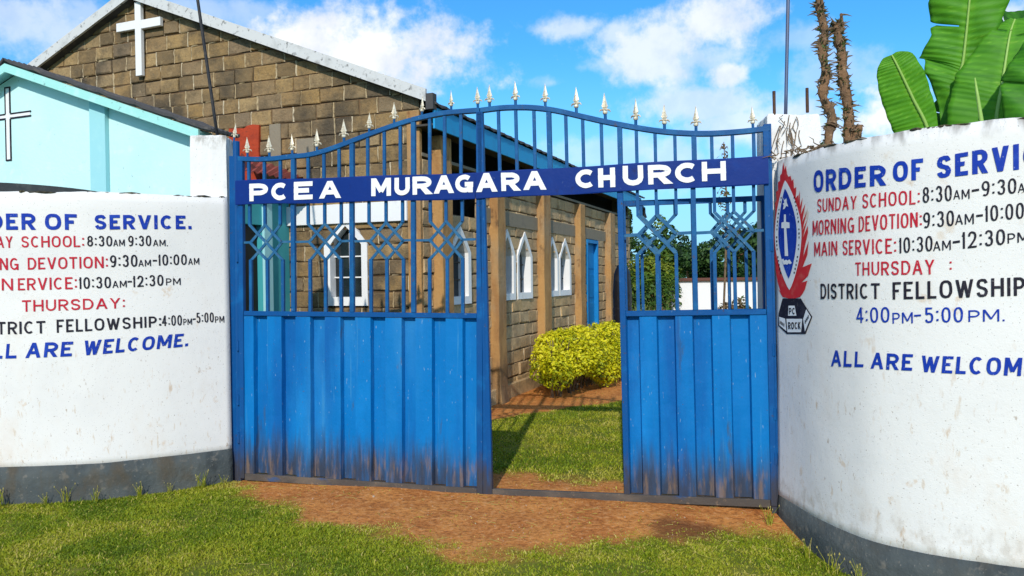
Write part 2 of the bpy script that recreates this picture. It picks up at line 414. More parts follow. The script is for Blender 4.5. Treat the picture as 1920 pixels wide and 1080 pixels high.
def ground_z(x, y):
    x = np.asarray(x, float); y = np.asarray(y, float)
    dip = -.13 * sstep(x, .9, 2.1) * sstep(-y, -5.4, -4.3)
    near = np.exp(-((x / 9) ** 2 + ((y - 6) / 10) ** 2))
    return dip - .03 + near * ((fbm(x, y, .9, 3) - .5) * .05 + (fbm(x, y, 6, 2) - .5) * .012)


def poly_sd(px, py, poly):
    """signed distance to a polygon, positive inside"""
    n = len(poly); d = np.full(px.shape, 1e9); ins = np.zeros(px.shape, bool)
    for i in range(n):
        x0, y0 = poly[i]; x1, y1 = poly[(i + 1) % n]
        ex, ey = x1 - x0, y1 - y0; L = ex * ex + ey * ey + 1e-12
        t = np.clip(((px - x0) * ex + (py - y0) * ey) / L, 0, 1)
        d = np.minimum(d, np.hypot(px - x0 - t * ex, py - y0 - t * ey))
        c = ((y0 > py) != (y1 > py)) & (px < ex * (py - y0) / (ey + 1e-12) + x0); ins ^= c
    return np.where(ins, d, -d)


def G2(pts): return [tuple(on_ground(*p)[:2]) for p in pts]


SOIL1 = G2([(455, 893), (505, 945), (600, 975), (700, 982), (790, 1000), (860, 1024), (940, 1034), (1010, 1026), (1090, 1010), (1200, 1000), (1330, 985), (1475, 975), (1475, 935), (1178, 905), (1060, 893), (918, 882), (700, 890), (470, 880)])
SOIL2 = G2([(860, 792), (924, 784), (1000, 771), (1090, 758), (1167, 746), (1400, 712), (1400, 650), (1200, 660), (1000, 700), (925, 750), (860, 765)])
DARK_PATCH = G2([(1200, 975), (1240, 962), (1330, 968), (1400, 985), (1330, 1010), (1225, 1005)])  # patch where the earth is tinted darker brown


def soil_mask(x, y):
    x = np.asarray(x, float); y = np.asarray(y, float)
    n = (fbm(x, y, 2.6, 4) - .5)
    d1 = poly_sd(x, y, SOIL1) + n * .42 + (fbm(x + 3, y, 8, 3) - .5) * .26
    d2 = poly_sd(x, y, SOIL2) + n * .25
    return np.maximum(sstep(d1, -.20, .14), sstep(d2, -.06, .06))


def grow(a, b, step, far, n):
    core = np.arange(a, b + 1e-6, step); e = step * (np.exp(np.linspace(0, math.log(far / step), n)) )
    return np.concatenate([(a - np.cumsum(e))[::-1], core, b + np.cumsum(e)])


def make_ground():
    xs = grow(-4.6, 3.6, .035, 160, 34); ys = grow(3.2, 11.5, .04, 160, 34)
    X, Y = np.meshgrid(xs, ys); Z = ground_z(X, Y)
    co = np.stack([X, Y, Z], -1).reshape(-1, 3)
    nx, ny = len(xs), len(ys)
    i = np.arange((ny - 1) * (nx - 1)); r = i // (nx - 1); c = i % (nx - 1); a = r * nx + c
    f = np.stack([a, a + 1, a + nx + 1, a + nx], -1)
    me = bpy.data.meshes.new('ground'); me.vertices.add(len(co)); me.vertices.foreach_set('co', co.ravel())
    me.loops.add(f.size); me.loops.foreach_set('vertex_index', f.ravel().astype(np.int32))
    me.polygons.add(len(f)); me.polygons.foreach_set('loop_start', (np.arange(len(f)) * 4).astype(np.int32))
    me.polygons.foreach_set('use_smooth', np.ones(len(f), bool))
    me.update(calc_edges=True)
    at = me.attributes.new('soil', 'FLOAT', 'POINT'); at.data.foreach_set('value', soil_mask(X, Y).ravel().astype(np.float32))
    at = me.attributes.new('dark_patch', 'FLOAT', 'POINT')
    st = sstep(poly_sd(X, Y, DARK_PATCH) + (fbm(X, Y, 4, 4) - .5) * .25, -.08, .10)
    at.data.foreach_set('value', st.ravel().astype(np.float32))
    m = bpy.data.materials.new('earth'); m.use_nodes = True; T = NT(m.node_tree); b = T.n['Principled BSDF']
    vec = T.node('ShaderNodeTexCoord').outputs['Object']
    s = T.node('ShaderNodeAttribute', attribute_name='soil').outputs['Fac']
    patch = T.node('ShaderNodeAttribute', attribute_name='dark_patch').outputs['Fac']
    n1 = T.noise(vec, 3, 6, .65); n2 = T.noise(vec, 28, 5, .65); n3 = T.noise(vec, 110, 3, .6)
    soil = T.mix(T.step(n1, .3, .7), (.46, .155, .038), (.66, .265, .066))
    soil = T.mix(T.math('MULTIPLY', T.step(n2, .50, .68), .6), soil, (.72, .36, .15))
    soil = T.mix(T.math('MULTIPLY', T.step(n2, .50, .36), .55), soil, (.21, .070, .024))
    soil = T.mix(T.math('MULTIPLY', T.step(n3, .60, .70), .45), soil, (.66, .44, .23))
    soil = T.mix(T.math('MULTIPLY', patch, .62), soil, (.075, .033, .018))
    grs = T.mix(T.step(n1, .35, .7), (.11, .145, .014), (.20, .20, .028))
    grs = T.mix(T.math('MULTIPLY', T.step(n2, .5, .7), .6), grs, (.16, .13, .04))
    T.l.new(T.mix(s, grs, soil), b.inputs['Base Color']); b.inputs['Roughness'].default_value = .95
    b.inputs['Specular IOR Level'].default_value = .1
    bp = T.node('ShaderNodeBump'); bp.inputs['Distance'].default_value = .02
    T.l.new(T.math('ADD', T.math('ADD', T.math('MULTIPLY', n2, .7), T.math('MULTIPLY', n3, .25)), n1), bp.inputs['Height'])
    T.l.new(bp.outputs[0], b.inputs['Normal'])
    me.materials.append(m)
    o = bpy.data.objects.new('ground', me); COL.objects.link(o); o['kind'] = 'structure'
    return o


make_ground()

# ------------------------------------------------------------------ key places
PL = on_ground(440, 895); PR = on_ground(1457, 948)
GD = (PR - PL); GW = GD.length; GANG = math.atan2(GD.y, GD.x)
BUT = on_ground(930, 750)
TH = R(-21.7)
FX = Vector((math.cos(TH), math.sin(TH), 0)); FY = Vector((-math.sin(TH), math.cos(TH), 0))
CORNER = BUT - FY * 1.92; CORNER.z = 0

# compound wall lines (front face), plan
WALL_L = [(-9.5, 6.3), (-7.0, 5.85), (-5.4, 5.56), (-4.4, 5.47), (-3.65, 5.45), (-3.2, 5.50), (-2.93, 5.58), (-2.66, 5.70), (-2.42, 5.84), (-2.23, 5.97)]
WALL_R = [(1.768, 5.06), (1.788, 4.84), (1.825, 4.55), (1.895, 4.30), (1.995, 4.105), (2.210, 3.905), (2.52, 3.735), (2.95, 3.56), (3.5, 3.37), (4.6, 3.15), (6.5, 2.95)]


def catmull(P, sub=8):
    P = [Vector((*p, 0)) if len(p) == 2 else Vector(p) for p in P]; out = []
    for i in range(len(P) - 1):
        p0 = P[max(i - 1, 0)]; p1, p2 = P[i], P[i + 1]; p3 = P[min(i + 2, len(P) - 1)]
        for k in range(sub):
            t = k / sub
            out.append(.5 * ((2 * p1) + (p2 - p0) * t + (2 * p0 - 5 * p1 + 4 * p2 - p3) * t * t + (3 * p1 - p0 - 3 * p2 + p3) * t ** 3))
    out.append(P[-1]); return out


class WallCurve:
    def und(s, q, z): return (fbm(np.asarray(q) + 1.7 * len(s.p), z, 1.8, 2) - .5) * .014

    def __init__(s, P):
        s.p = catmull(P); s.s = [0]
        for a, b in zip(s.p, s.p[1:]): s.s.append(s.s[-1] + (b - a).length)
        s.n = []
        for i in range(len(s.p)):
            t = (s.p[min(i + 1, len(s.p) - 1)] - s.p[max(i - 1, 0)]).normalized()
            s.n.append(Vector((t.y, -t.x, 0)))          # toward the street

    def at(s, q, z, off=0.0):
        i = int(np.searchsorted(s.s, q)) - 1; i = max(0, min(i, len(s.p) - 2))
        t = (q - s.s[i]) / (s.s[i + 1] - s.s[i])
        p = s.p[i].lerp(s.p[i + 1], t); n = s.n[i].lerp(s.n[i + 1], min(max(t, 0), 1)).normalized()
        return Vector((p.x, p.y, z)) + n * off

    def hit(s, px, py):
        r = ray(px, py); best = None
        for i in range(len(s.p) - 1):
            a, b = s.p[i], s.p[i + 1]; e = b - a
            den = r.x * e.y - r.y * e.x
            if abs(den) < 1e-9: continue
            t = (a.x * e.y - a.y * e.x) / den; u = (a.x * r.y - a.y * r.x) / den
            first, last = i == 0, i == len(s.p) - 2
            if t > 0 and (u >= 0 or first) and (u <= 1 or last):
                if best is None or t < best[0]: best = (t, s.s[i] + u * (s.s[i + 1] - s.s[i]), HCAM + r.z * t)
        return best[1], best[2]


def wall_mesh(W, z0, z1, off, thick, seed, jag=0.0, step=.04, nz=30):
    """closed solid following the wall line; front skin undulates slightly, the top edge is uneven"""
    mb = MB(); L = W.s[-1]; n = int(L / step) + 1
    qs = np.linspace(0, L, n); zs = np.linspace(z0, z1, nz)
    Q, ZZ = np.meshgrid(qs, zs, indexing='ij')
    und = W.und(Q, ZZ) if off == 0 else Q * 0
    jg = (fbm(qs + seed, qs * 0 + 3, 3.5, 4) - .5) * jag
    vs = []
    for i, q in enumerate(qs):
        for k, z in enumerate(zs):
            zz = z + (jg[i] if k == nz - 1 else 0)
            vs.append(W.at(q, zz, off + (und[i, k] if 0 < k < nz - 1 else 0) - (0.012 if k == nz - 1 else 0)))
        vs.append(W.at(q, z1 + jg[i] + .004, -thick)); vs.append(W.at(q, z0, -thick))
    m = nz + 2; fs = []
    for i in range(n - 1):
        for k in range(m):
            k2 = (k + 1) % m
            fs.append((i * m + k, (i + 1) * m + k, (i + 1) * m + k2, i * m + k2))
    fs.append(tuple(range(m))); fs.append(tuple((n - 1) * m + k for k in range(m))[::-1])
    mb.add(vs, fs)
    return mb


# ------------------------------------------------------------------ hand-painted letters: strokes in a unit box
def arc(cx, cy, rx, ry, a0, a1, n=14):
    return [(cx + rx * math.cos(R(a0 + (a1 - a0) * i / n)), cy + ry * math.sin(R(a0 + (a1 - a0) * i / n))) for i in range(n + 1)]


def sup(n=28, e=2.5):
    out = []
    for i in range(n):
        a = 2 * math.pi * i / n; c, s = math.cos(a), math.sin(a)
        out.append((.5 + .5 * math.copysign(abs(c) ** (2 / e), c), .5 + .5 * math.copysign(abs(s) ** (2 / e), s)))
    return out


def smooth2(P, sub=6): return [(p.x, p.y) for p in catmull([(x, y) for x, y in P], sub)]


def bowl(x0, y0, y1, flat=.45):
    """path from (x0,y1) right, round, back to (x0,y0)"""
    cy = (y0 + y1) / 2; ry = (y1 - y0) / 2
    return [(x0, y1), (flat, y1)] + arc(flat, cy, 1 - flat, ry, 80, -80, 12) + [(flat, y0), (x0, y0)]


S_P = smooth2([(.97, .80), (.80, .97), (.5, 1), (.16, .95), (.03, .75), (.16, .58), (.5, .50), (.84, .41), (.97, .24), (.82, .05), (.5, 0), (.18, .04), (.02, .22)])
GLY = {   # width, strokes ; ('o', pts) = closed loop
    'A': (.86, [[(0, 0), (.5, 1)], [(.5, 1), (1, 0)], [(.24, .30), (.76, .30)]]),
    'C': (.80, [arc(.52, .5, .52, .5, 48, 312, 22)]),
    'D': (.80, [[(0, 0), (0, 1)], bowl(0, 0, 1)]),
    'E': (.64, [[(0, 0), (0, 1)], [(0, 1), (1, 1)], [(0, .52), (.9, .52)], [(0, 0), (1, 0)]]),
    'F': (.62, [[(0, 0), (0, 1)], [(0, 1), (1, 1)], [(0, .50), (.88, .50)]]),
    'G': (.84, [arc(.52, .5, .52, .5, 48, 345, 24), [(.55, .44), (1, .44)], [(.98, .44), (.98, 0)]]),
    'H': (.78, [[(0, 0), (0, 1)], [(1, 0), (1, 1)], [(0, .5), (1, .5)]]),
    'I': (.0, [[(.5, 0), (.5, 1)]]),
    'K': (.78, [[(0, 0), (0, 1)], [(.95, 1), (.08, .42)], [(.32, .58), (1, 0)]]),
    'L': (.60, [[(0, 0), (0, 1)], [(0, 0), (1, 0)]]),
    'M': (.98, [[(0, 0), (0, 1)], [(1, 0), (1, 1)], [(.02, 1), (.5, .16)], [(.98, 1), (.5, .16)]]),
    'N': (.80, [[(0, 0), (0, 1)], [(1, 0), (1, 1)], [(.0, 1), (1.0, 0)]]),
    'O': (.84, [('o', sup())]),
    'P': (.70, [[(0, 0), (0, 1)], bowl(0, .44, 1, .5)]),
    'R': (.76, [[(0, 0), (0, 1)], bowl(0, .46, 1, .5), [(.46, .46), (1, 0)]]),
    'S': (.74, [S_P]),
    'T': (.72, [[(0, 1), (1, 1)], [(.5, 0), (.5, 1)]]),
    'U': (.78, [[(0, 1), (0, .36)] + arc(.5, .36, .5, .36, 190, 350, 14) + [(1, .36), (1, 1)]]),
    'V': (.82, [[(0, 1), (.5, 0)], [(1, 1), (.5, 0)]]),
    'W': (1.14, [[(0, 1), (.26, 0)], [(.26, 0), (.5, .92)], [(.5, .92), (.74, 0)], [(.74, 0), (1, 1)]]),
    'Y': (.80, [[(0, 1), (.5, .45)], [(1, 1), (.5, .45)], [(.5, 0), (.5, .5)]]),
    '0': (.62, [('o', sup(26, 2.4))]),
    '1': (.24, [[(1, 0), (1, 1)], [(1, .97), (0, .76)]]),
    '2': (.62, [smooth2([(.02, .74), (.16, .94), (.5, 1), (.86, .92), (.97, .70), (.80, .46), (.40, .20), (.04, 0)]), [(0, 0), (1, 0)]]),
    '3': (.60, [smooth2([(.04, .82), (.22, .97), (.5, 1), (.84, .92), (.92, .74), (.80, .58), (.46, .53)]), smooth2([(.46, .53), (.84, .47), (.98, .27), (.84, .06), (.5, 0), (.18, .04), (.02, .20)])]),
    '4': (.64, [[(.72, 0), (.72, 1)], [(.72, 1), (0, .28)], [(0, .26), (1, .26)]]),
    '5': (.60, [[(.12, 1), (.95, 1)], [(.12, 1), (.08, .54)], smooth2([(.08, .54), (.45, .63), (.86, .54), (.98, .32), (.86, .07), (.5, 0), (.18, .03), (.02, .18)])]),
    '8': (.60, [('o', [(.5 + (x - .5) * .86, .53 + y * .47) for x, y in sup(20, 2.1)]), ('o', [(x, y * .53) for x, y in sup(20, 2.1)])]),
    '9': (.60, [('o', [(x, .40 + y * .60) for x, y in sup(22, 2.1)]), smooth2([(.98, .72), (.95, .38), (.75, .08), (.38, 0), (.08, .06)])]),
    '-': (.46, [[(0, .5), (1, .5)]]),
    ':': (.0, []), '.': (.0, []), ' ': (.42, []),
}


def glyph_polys(ch, x, W, H, t):
    """stroke outlines (lists of quads) for one letter placed at x, drawn W wide and H high with stroke width t"""
    out = []
    if ch in ':.':
        for yy in ([.0] if ch == '.' else [.12, .66]):
            y0 = yy * H; out.append([[(x, y0), (x + t * 1.05, y0), (x + t * 1.05, y0 + t * 1.1), (x, y0 + t * 1.1)]])
        return out
    mp = lambda p: Vector((x + t / 2 + p[0] * max(W - t, 0), t / 2 + p[1] * (H - t)))
    for st in GLY[ch][1]:
        closed = isinstance(st, tuple) and st[0] == 'o'
        raw = st[1] if closed else st
        P = [mp(p) for p in raw]; n = len(P); Ls, Rs = [], []
        for i in range(n):
            a = P[(i - 1) % n] if closed else P[max(i - 1, 0)]; b = P[(i + 1) % n] if closed else P[min(i + 1, n - 1)]
            d1 = (P[i] - a); d2 = (b - P[i])
            if d1.length < 1e-9: d1 = d2
            if d2.length < 1e-9: d2 = d1
            d1 = d1.normalized(); d2 = d2.normalized(); tt = (d1 + d2).normalized(); nn = Vector((-tt.y, tt.x))
            k = 1 / max(.5, abs(tt.dot(d1)))
            off = nn * (t / 2 * k); l, r = P[i] + off, P[i] - off
            if not closed and i in (0, n - 1):
                d = d2 if i == 0 else d1; ry = raw[i][1]; rx = raw[i][0]
                if abs(d.y) > .35 and (ry <= .001 or ry >= .999 or (ch == 'W' and ry == .92)):
                    yy = 0 if ry <= .001 else P[i].y + t / 2; hw = t / 2 / abs(d.y)
                    cx = P[i].x
                    s = 1 if d.y > 0 else -1
                    l, r = Vector((cx - s * hw, yy)), Vector((cx + s * hw, yy))
                elif abs(d.y) < .2 and (rx <= .001 or rx >= .999):
                    xx = P[i].x + (-t / 2 if rx <= .001 else t / 2)
                    l, r = Vector((xx, l.y)), Vector((xx, r.y))
            Ls.append(l); Rs.append(r)
        quads = []
        for i in range(n if closed else n - 1):
            j = (i + 1) % n; quads.append([tuple(Rs[i]), tuple(Rs[j]), tuple(Ls[j]), tuple(Ls[i])])
        out.append(quads)
    return out


def text_strokes(txt, W, H, t, gap=.20):
    """lay a string out over a width W; yields stroke quads in metres"""
    nat = [max(GLY[c][0] * H, t * 1.05) for c in txt]
    dots = [c in ':.I' for c in txt]
    g = gap * H; fixed = sum(t * 1.05 for d in dots if d)
    flex = sum(w for w, d in zip(nat, dots) if not d); gaps = g * (len(txt) - 1)
    k = (W - fixed) / (flex + gaps) if flex + gaps > 1e-6 else 1
    x = 0; res = []
    for c, w, d in zip(txt, nat, dots):
        ww = t * 1.05 if d else w * k
        if c != ' ': res += glyph_polys(c, x, ww, H * random.uniform(.985, 1.0), t)
        x += ww + g * k
    return res


def lettering(name, segs, hitf, placef, mat, parent, label, weight):
    """segs: (text, x0, base0, top0, x1, base1, top1) in photo pixels; mapped onto a surface by hitf/placef"""
    mb = MB(); off0 = .003
    for (txt, x0, b0, t0, x1, b1, t1, *rest) in segs:
        s0, zb0 = hitf(x0, b0); _, zt0 = hitf(x0, t0); s1, zb1 = hitf(x1, b1); _, zt1 = hitf(x1, t1)
        H0, H1 = zt0 - zb0, zt1 - zb1; H = (H0 + H1) / 2; W = s1 - s0
        slant = rest[0] if rest else 0
        t = weight * H
        nat = sum(max(GLY[c][0], weight) for c in txt) * H + .2 * H * (len(txt) - 1)
        t *= min(1.0, max(.55, W / nat)) ** .45
        if txt == '-': t = .15 * H
        for j, quads in enumerate(text_strokes(txt, W, H, t)):
            off = off0 + .0004 * (j % 5)
            for q in quads:
                vs = []
                for (a, b) in q:
                    f = a / W; a += .006 * H * math.sin(57 * b / H + 31 * a + len(txt)) ; b += .005 * H * math.sin(43 * a / H + len(txt) * 2)
                    s = s0 + a + slant * b; z = zb0 + (zb1 - zb0) * f + b * (H0 + (H1 - H0) * f) / H
                    vs.append(placef(s, z, off))
                mb.add(vs, [(0, 1, 2, 3)])
    o = mb.build(name, mat, parent)
    if label: o['label'] = label
    return o


def filled(mb, polys_sz, placef, off, cut=.02, holes=None):
    """fill polygon(s) given in (s, z), cut into narrow strips so that they follow the curved wall"""
    for P in polys_sz:
        bm = bmesh.new(); vs = [bm.verts.new((a, b, 0)) for a, b in P]
        tri = geometry.tessellate_polygon([[Vector((a, b, 0)) for a, b in P]])
        for f in tri:
            try: bm.faces.new([vs[i] for i in f])
            except ValueError: pass
        s0 = min(p[0] for p in P); s1 = max(p[0] for p in P); q = s0 + cut
        while q < s1:
            bmesh.ops.bisect_plane(bm, geom=bm.verts[:] + bm.edges[:] + bm.faces[:], plane_co=(q, 0, 0), plane_no=(1, 0, 0)); q += cut
        bm.verts.index_update()
        mb.add([placef(v.co.x, v.co.y, off) for v in bm.verts], [tuple(v.index for v in f.verts) for f in bm.faces])
        bm.free()
# ------------------------------------------------------------------ compound walls with painted notices
def zoomL(x, y): return x / 3.085, 350 + y / 3.085
def zoomR(x, y): return 1420 + x / 2.4, 270 + y / 2.4


def segs_px(L, z):
    out = []
    for (t, x0, b0, t0, x1, b1, t1, *r) in L:
        ax, ab = z(x0, b0); _, at_ = z(x0, t0); bx, bb = z(x1, b1); _, bt = z(x1, t1)
        out.append((t, ax, ab, at_, bx, bb, bt, *r))
    return out


def wall_thing(W, label, zb, ztop, zlow, seed):
    root = empty('compound_wall', tuple(W.at(W.s[-1] * .5, zlow)), 0, label, 'wall', 'white compound walls beside the gate')
    inv = root.matrix_basis.inverted()

    def put(mb, name, mat, smooth=True):
        mb.v = [tuple(Vector(v) - root.location) for v in mb.v]
        return mb.build(name, mat, root, smooth)
    # masonry is built in world space then carried by the root; keep texture height = world height
    mb = wall_mesh(W, zb - .03, ztop, 0, .20, seed, .035)
    o = put(mb, 'render', M['whitewash'])
    mb = wall_mesh(W, zlow, zb, .014, .21, seed + 9, .014, nz=6)
    p = put(mb, 'plinth_band', M['plinth']); p['label'] = 'dark grey painted band along the foot'
    for q in (o, p):
        q.data.transform(Matrix.Translation(root.location)); q.location = -root.location
        for poly in q.data.polygons:
            if abs(poly.normal.z) > .5: poly.use_smooth = False
    # dirt and moss crust along the top
    mb = MB(); rr = random.Random(seed); q = W.s[0] + .3
    while q < W.s[-1]:
        w = rr.uniform(.03, .20); h = rr.uniform(.003, .010); n = 5
        top = ztop + (float(fbm(np.array([q + seed]), np.array([3.0]), 3.5, 4)[0]) - .5) * .035
        c = W.at(q, top, -.10)
        pts = []
        for k in range(n + 1):
            s = q + w * (k / n - .5)
            pts.append(W.at(s, top - .004 + h * .4 * math.sin(math.pi * k / n), -.012 + rr.uniform(-.006, .004)))
        mb.tube(pts, [max(.002, h * math.sin(math.pi * (k + .3) / (n + .6))) for k in range(n + 1)], 6, jit=.3)
        q += w * rr.uniform(.6, 2.6)
    m = put(mb, 'moss_crust', M['moss']); m['kind'] = 'stuff'
    m.data.transform(Matrix.Translation(root.location)); m.location = -root.location
    return root


def letters_on(W, root, L, z, mat, label, weight):
    o = lettering('painted_lettering', segs_px(L, z), W.hit, lambda s, zz, off: W.at(s, zz, off + .0005 + float(W.und(s, zz))), mat, root, label, weight)
    o.location = -root.location
    return o


WL, WR = WallCurve(WALL_L), WallCurve(WALL_R)
wl = wall_thing(WL, 'white plastered wall left of the gate, notice ending ALL ARE WELCOME without any emblem', .235, 2.225, -.25, 1.0)
wr = wall_thing(WR, 'white plastered wall right of the gate, curving forward, with flame emblem and notice', .08, 2.305, -.55, 5.0)

LL = [('ORDER', -265, 250, 155, 207, 250, 155), ('OF', 262, 250, 155, 445, 250, 158), ('SERVICE.', 548, 248, 163, 1108, 246, 167)]
letters_on(WL, wl, LL, zoomL, M['ink_blue'], 'blue heading ORDER OF SERVICE', .215)
letters_on(WL, wl, [('SUNDAY', -215, 356, 288, 75, 353, 287), ('SCHOOL:', 125, 352, 286, 487, 349, 284), ('MORNING', -260, 486, 414, 108, 481, 412),
                    ('DEVOTION:', 162, 480, 411, 624, 470, 403), ('MAIN', -190, 603, 535, 76, 600, 530), ('ERVICE:', 105, 600, 530, 445, 592, 522),
                    ('THURSDAY:', 130, 724, 656, 722, 702, 642)], zoomL, M['ink_red'], 'red lines naming the services', .15)
letters_on(WL, wl, [('8:30', 505, 346, 284, 650, 345, 284), ('AM', 655, 345, 306, 722, 344, 305), ('9:30', 742, 345, 284, 875, 343, 282), ('AM.', 885, 344, 306, 970, 344, 307),
                    ('9:30', 637, 466, 396, 795, 463, 393), ('AM', 800, 462, 423, 873, 460, 421), ('-', 883, 460, 396, 908, 459, 395), ('10:00', 915, 457, 392, 1080, 452, 390), ('AM', 1088, 452, 414, 1152, 450, 412),
                    ('10:30', 457, 592, 524, 642, 586, 520), ('AM', 650, 586, 545, 733, 582, 542), ('-', 738, 582, 518, 763, 581, 516), ('12:30', 768, 582, 516, 945, 572, 508), ('PM', 960, 570, 530, 1045, 568, 528),
                    ('4:00', 937, 806, 745, 1052, 802, 741), ('PM', 1060, 800, 764, 1110, 798, 762), ('-', 1114, 796, 738, 1131, 794, 736), ('5:00', 1136, 788, 729, 1236, 784, 726), ('PM', 1243, 787, 750, 1296, 785, 747)],
           zoomL, M['ink_black'], 'black service times', .145)
letters_on(WL, wl, [('DISTRICT', -170, 858, 785, 265, 848, 775), ('FELLOWSHIP:', 330, 845, 768, 932, 810, 748)], zoomL, M['ink_black'], 'black line DISTRICT FELLOWSHIP', .165)
letters_on(WL, wl, [('ALL', -150, 998, 915, 97, 992, 906, .10), ('ARE', 150, 991, 903, 415, 980, 895, .12), ('WELCOME.', 480, 977, 890, 1086, 922, 846, .14)], zoomL, M['ink_blue'], 'slanted blue line ALL ARE WELCOME', .20)

letters_on(WR, wr, [('ORDER', 255, 220, 120, 580, 186, 94), ('OF', 612, 172, 80, 747, 160, 63), ('SERVICE.', 808, 156, 58, 1402, 92, -37)], zoomR, M['ink_blue'], 'blue heading ORDER OF SERVICE', .215)
letters_on(WR, wr, [('SUNDAY', 272, 308, 248, 450, 292, 232), ('SCHOOL:', 475, 290, 226, 733, 270, 206), ('MORNING', 252, 412, 346, 440, 398, 328), ('DEVOTION:', 460, 396, 326, 742, 372, 306),
                    ('MAIN', 260, 506, 442, 365, 500, 436), ('SERVICE:', 388, 500, 434, 628, 492, 424), ('THURSDAY', 445, 592, 533, 798, 586, 520), (':', 866, 572, 520, 880, 570, 518)], zoomR, M['ink_red'], 'red lines naming the services', .145)
letters_on(WR, wr, [('8:30', 745, 266, 194, 876, 256, 184), ('AM', 882, 250, 208, 956, 246, 202), ('-', 965, 246, 176, 998, 240, 170), ('9:30', 1010, 236, 168, 1166, 222, 152), ('AM', 1172, 220, 178, 1250, 212, 170),
                    ('9:30', 748, 380, 308, 886, 368, 297), ('AM', 890, 364, 318, 975, 360, 312), ('-', 985, 358, 290, 1015, 354, 286), ('10:00', 1024, 350, 278, 1200, 335, 262), ('AM', 1206, 332, 290, 1285, 325, 282),
                    ('10:30', 640, 492, 422, 790, 482, 412), ('AM', 792, 482, 438, 872, 476, 432), ('-', 880, 478, 408, 912, 474, 402), ('12:30', 920, 472, 396, 1115, 452, 382), ('PM', 1126, 448, 402, 1220, 440, 394)],
           zoomR, M['ink_black'], 'black service times', .13)
letters_on(WR, wr, [('DISTRICT', 288, 697, 628, 555, 696, 626), ('FELLOWSHIP', 612, 700, 622, 1205, 682, 598)], zoomR, M['ink_black'], 'black line DISTRICT FELLOWSHIP', .165)
letters_on(WR, wr, [('4:00', 450, 805, 735, 597, 803, 732), ('PM', 610, 808, 759, 702, 806, 756), ('-', 707, 800, 745, 738, 798, 742), ('5:00', 755, 805, 735, 926, 802, 732), ('PM.', 950, 800, 747, 1112, 797, 742)], zoomR, M['ink_blue'], 'thin blue meeting time 4:00PM-5:00PM', .13)
letters_on(WR, wr, [('ALL', 335, 1000, 926, 480, 1004, 934, .05), ('ARE', 512, 1010, 936, 697, 1020, 945, .07), ('WELCOME.', 735, 1025, 950, 1285, 1046, 962, .08)], zoomR, M['ink_blue'], 'blue line ALL ARE WELCOME', .19)


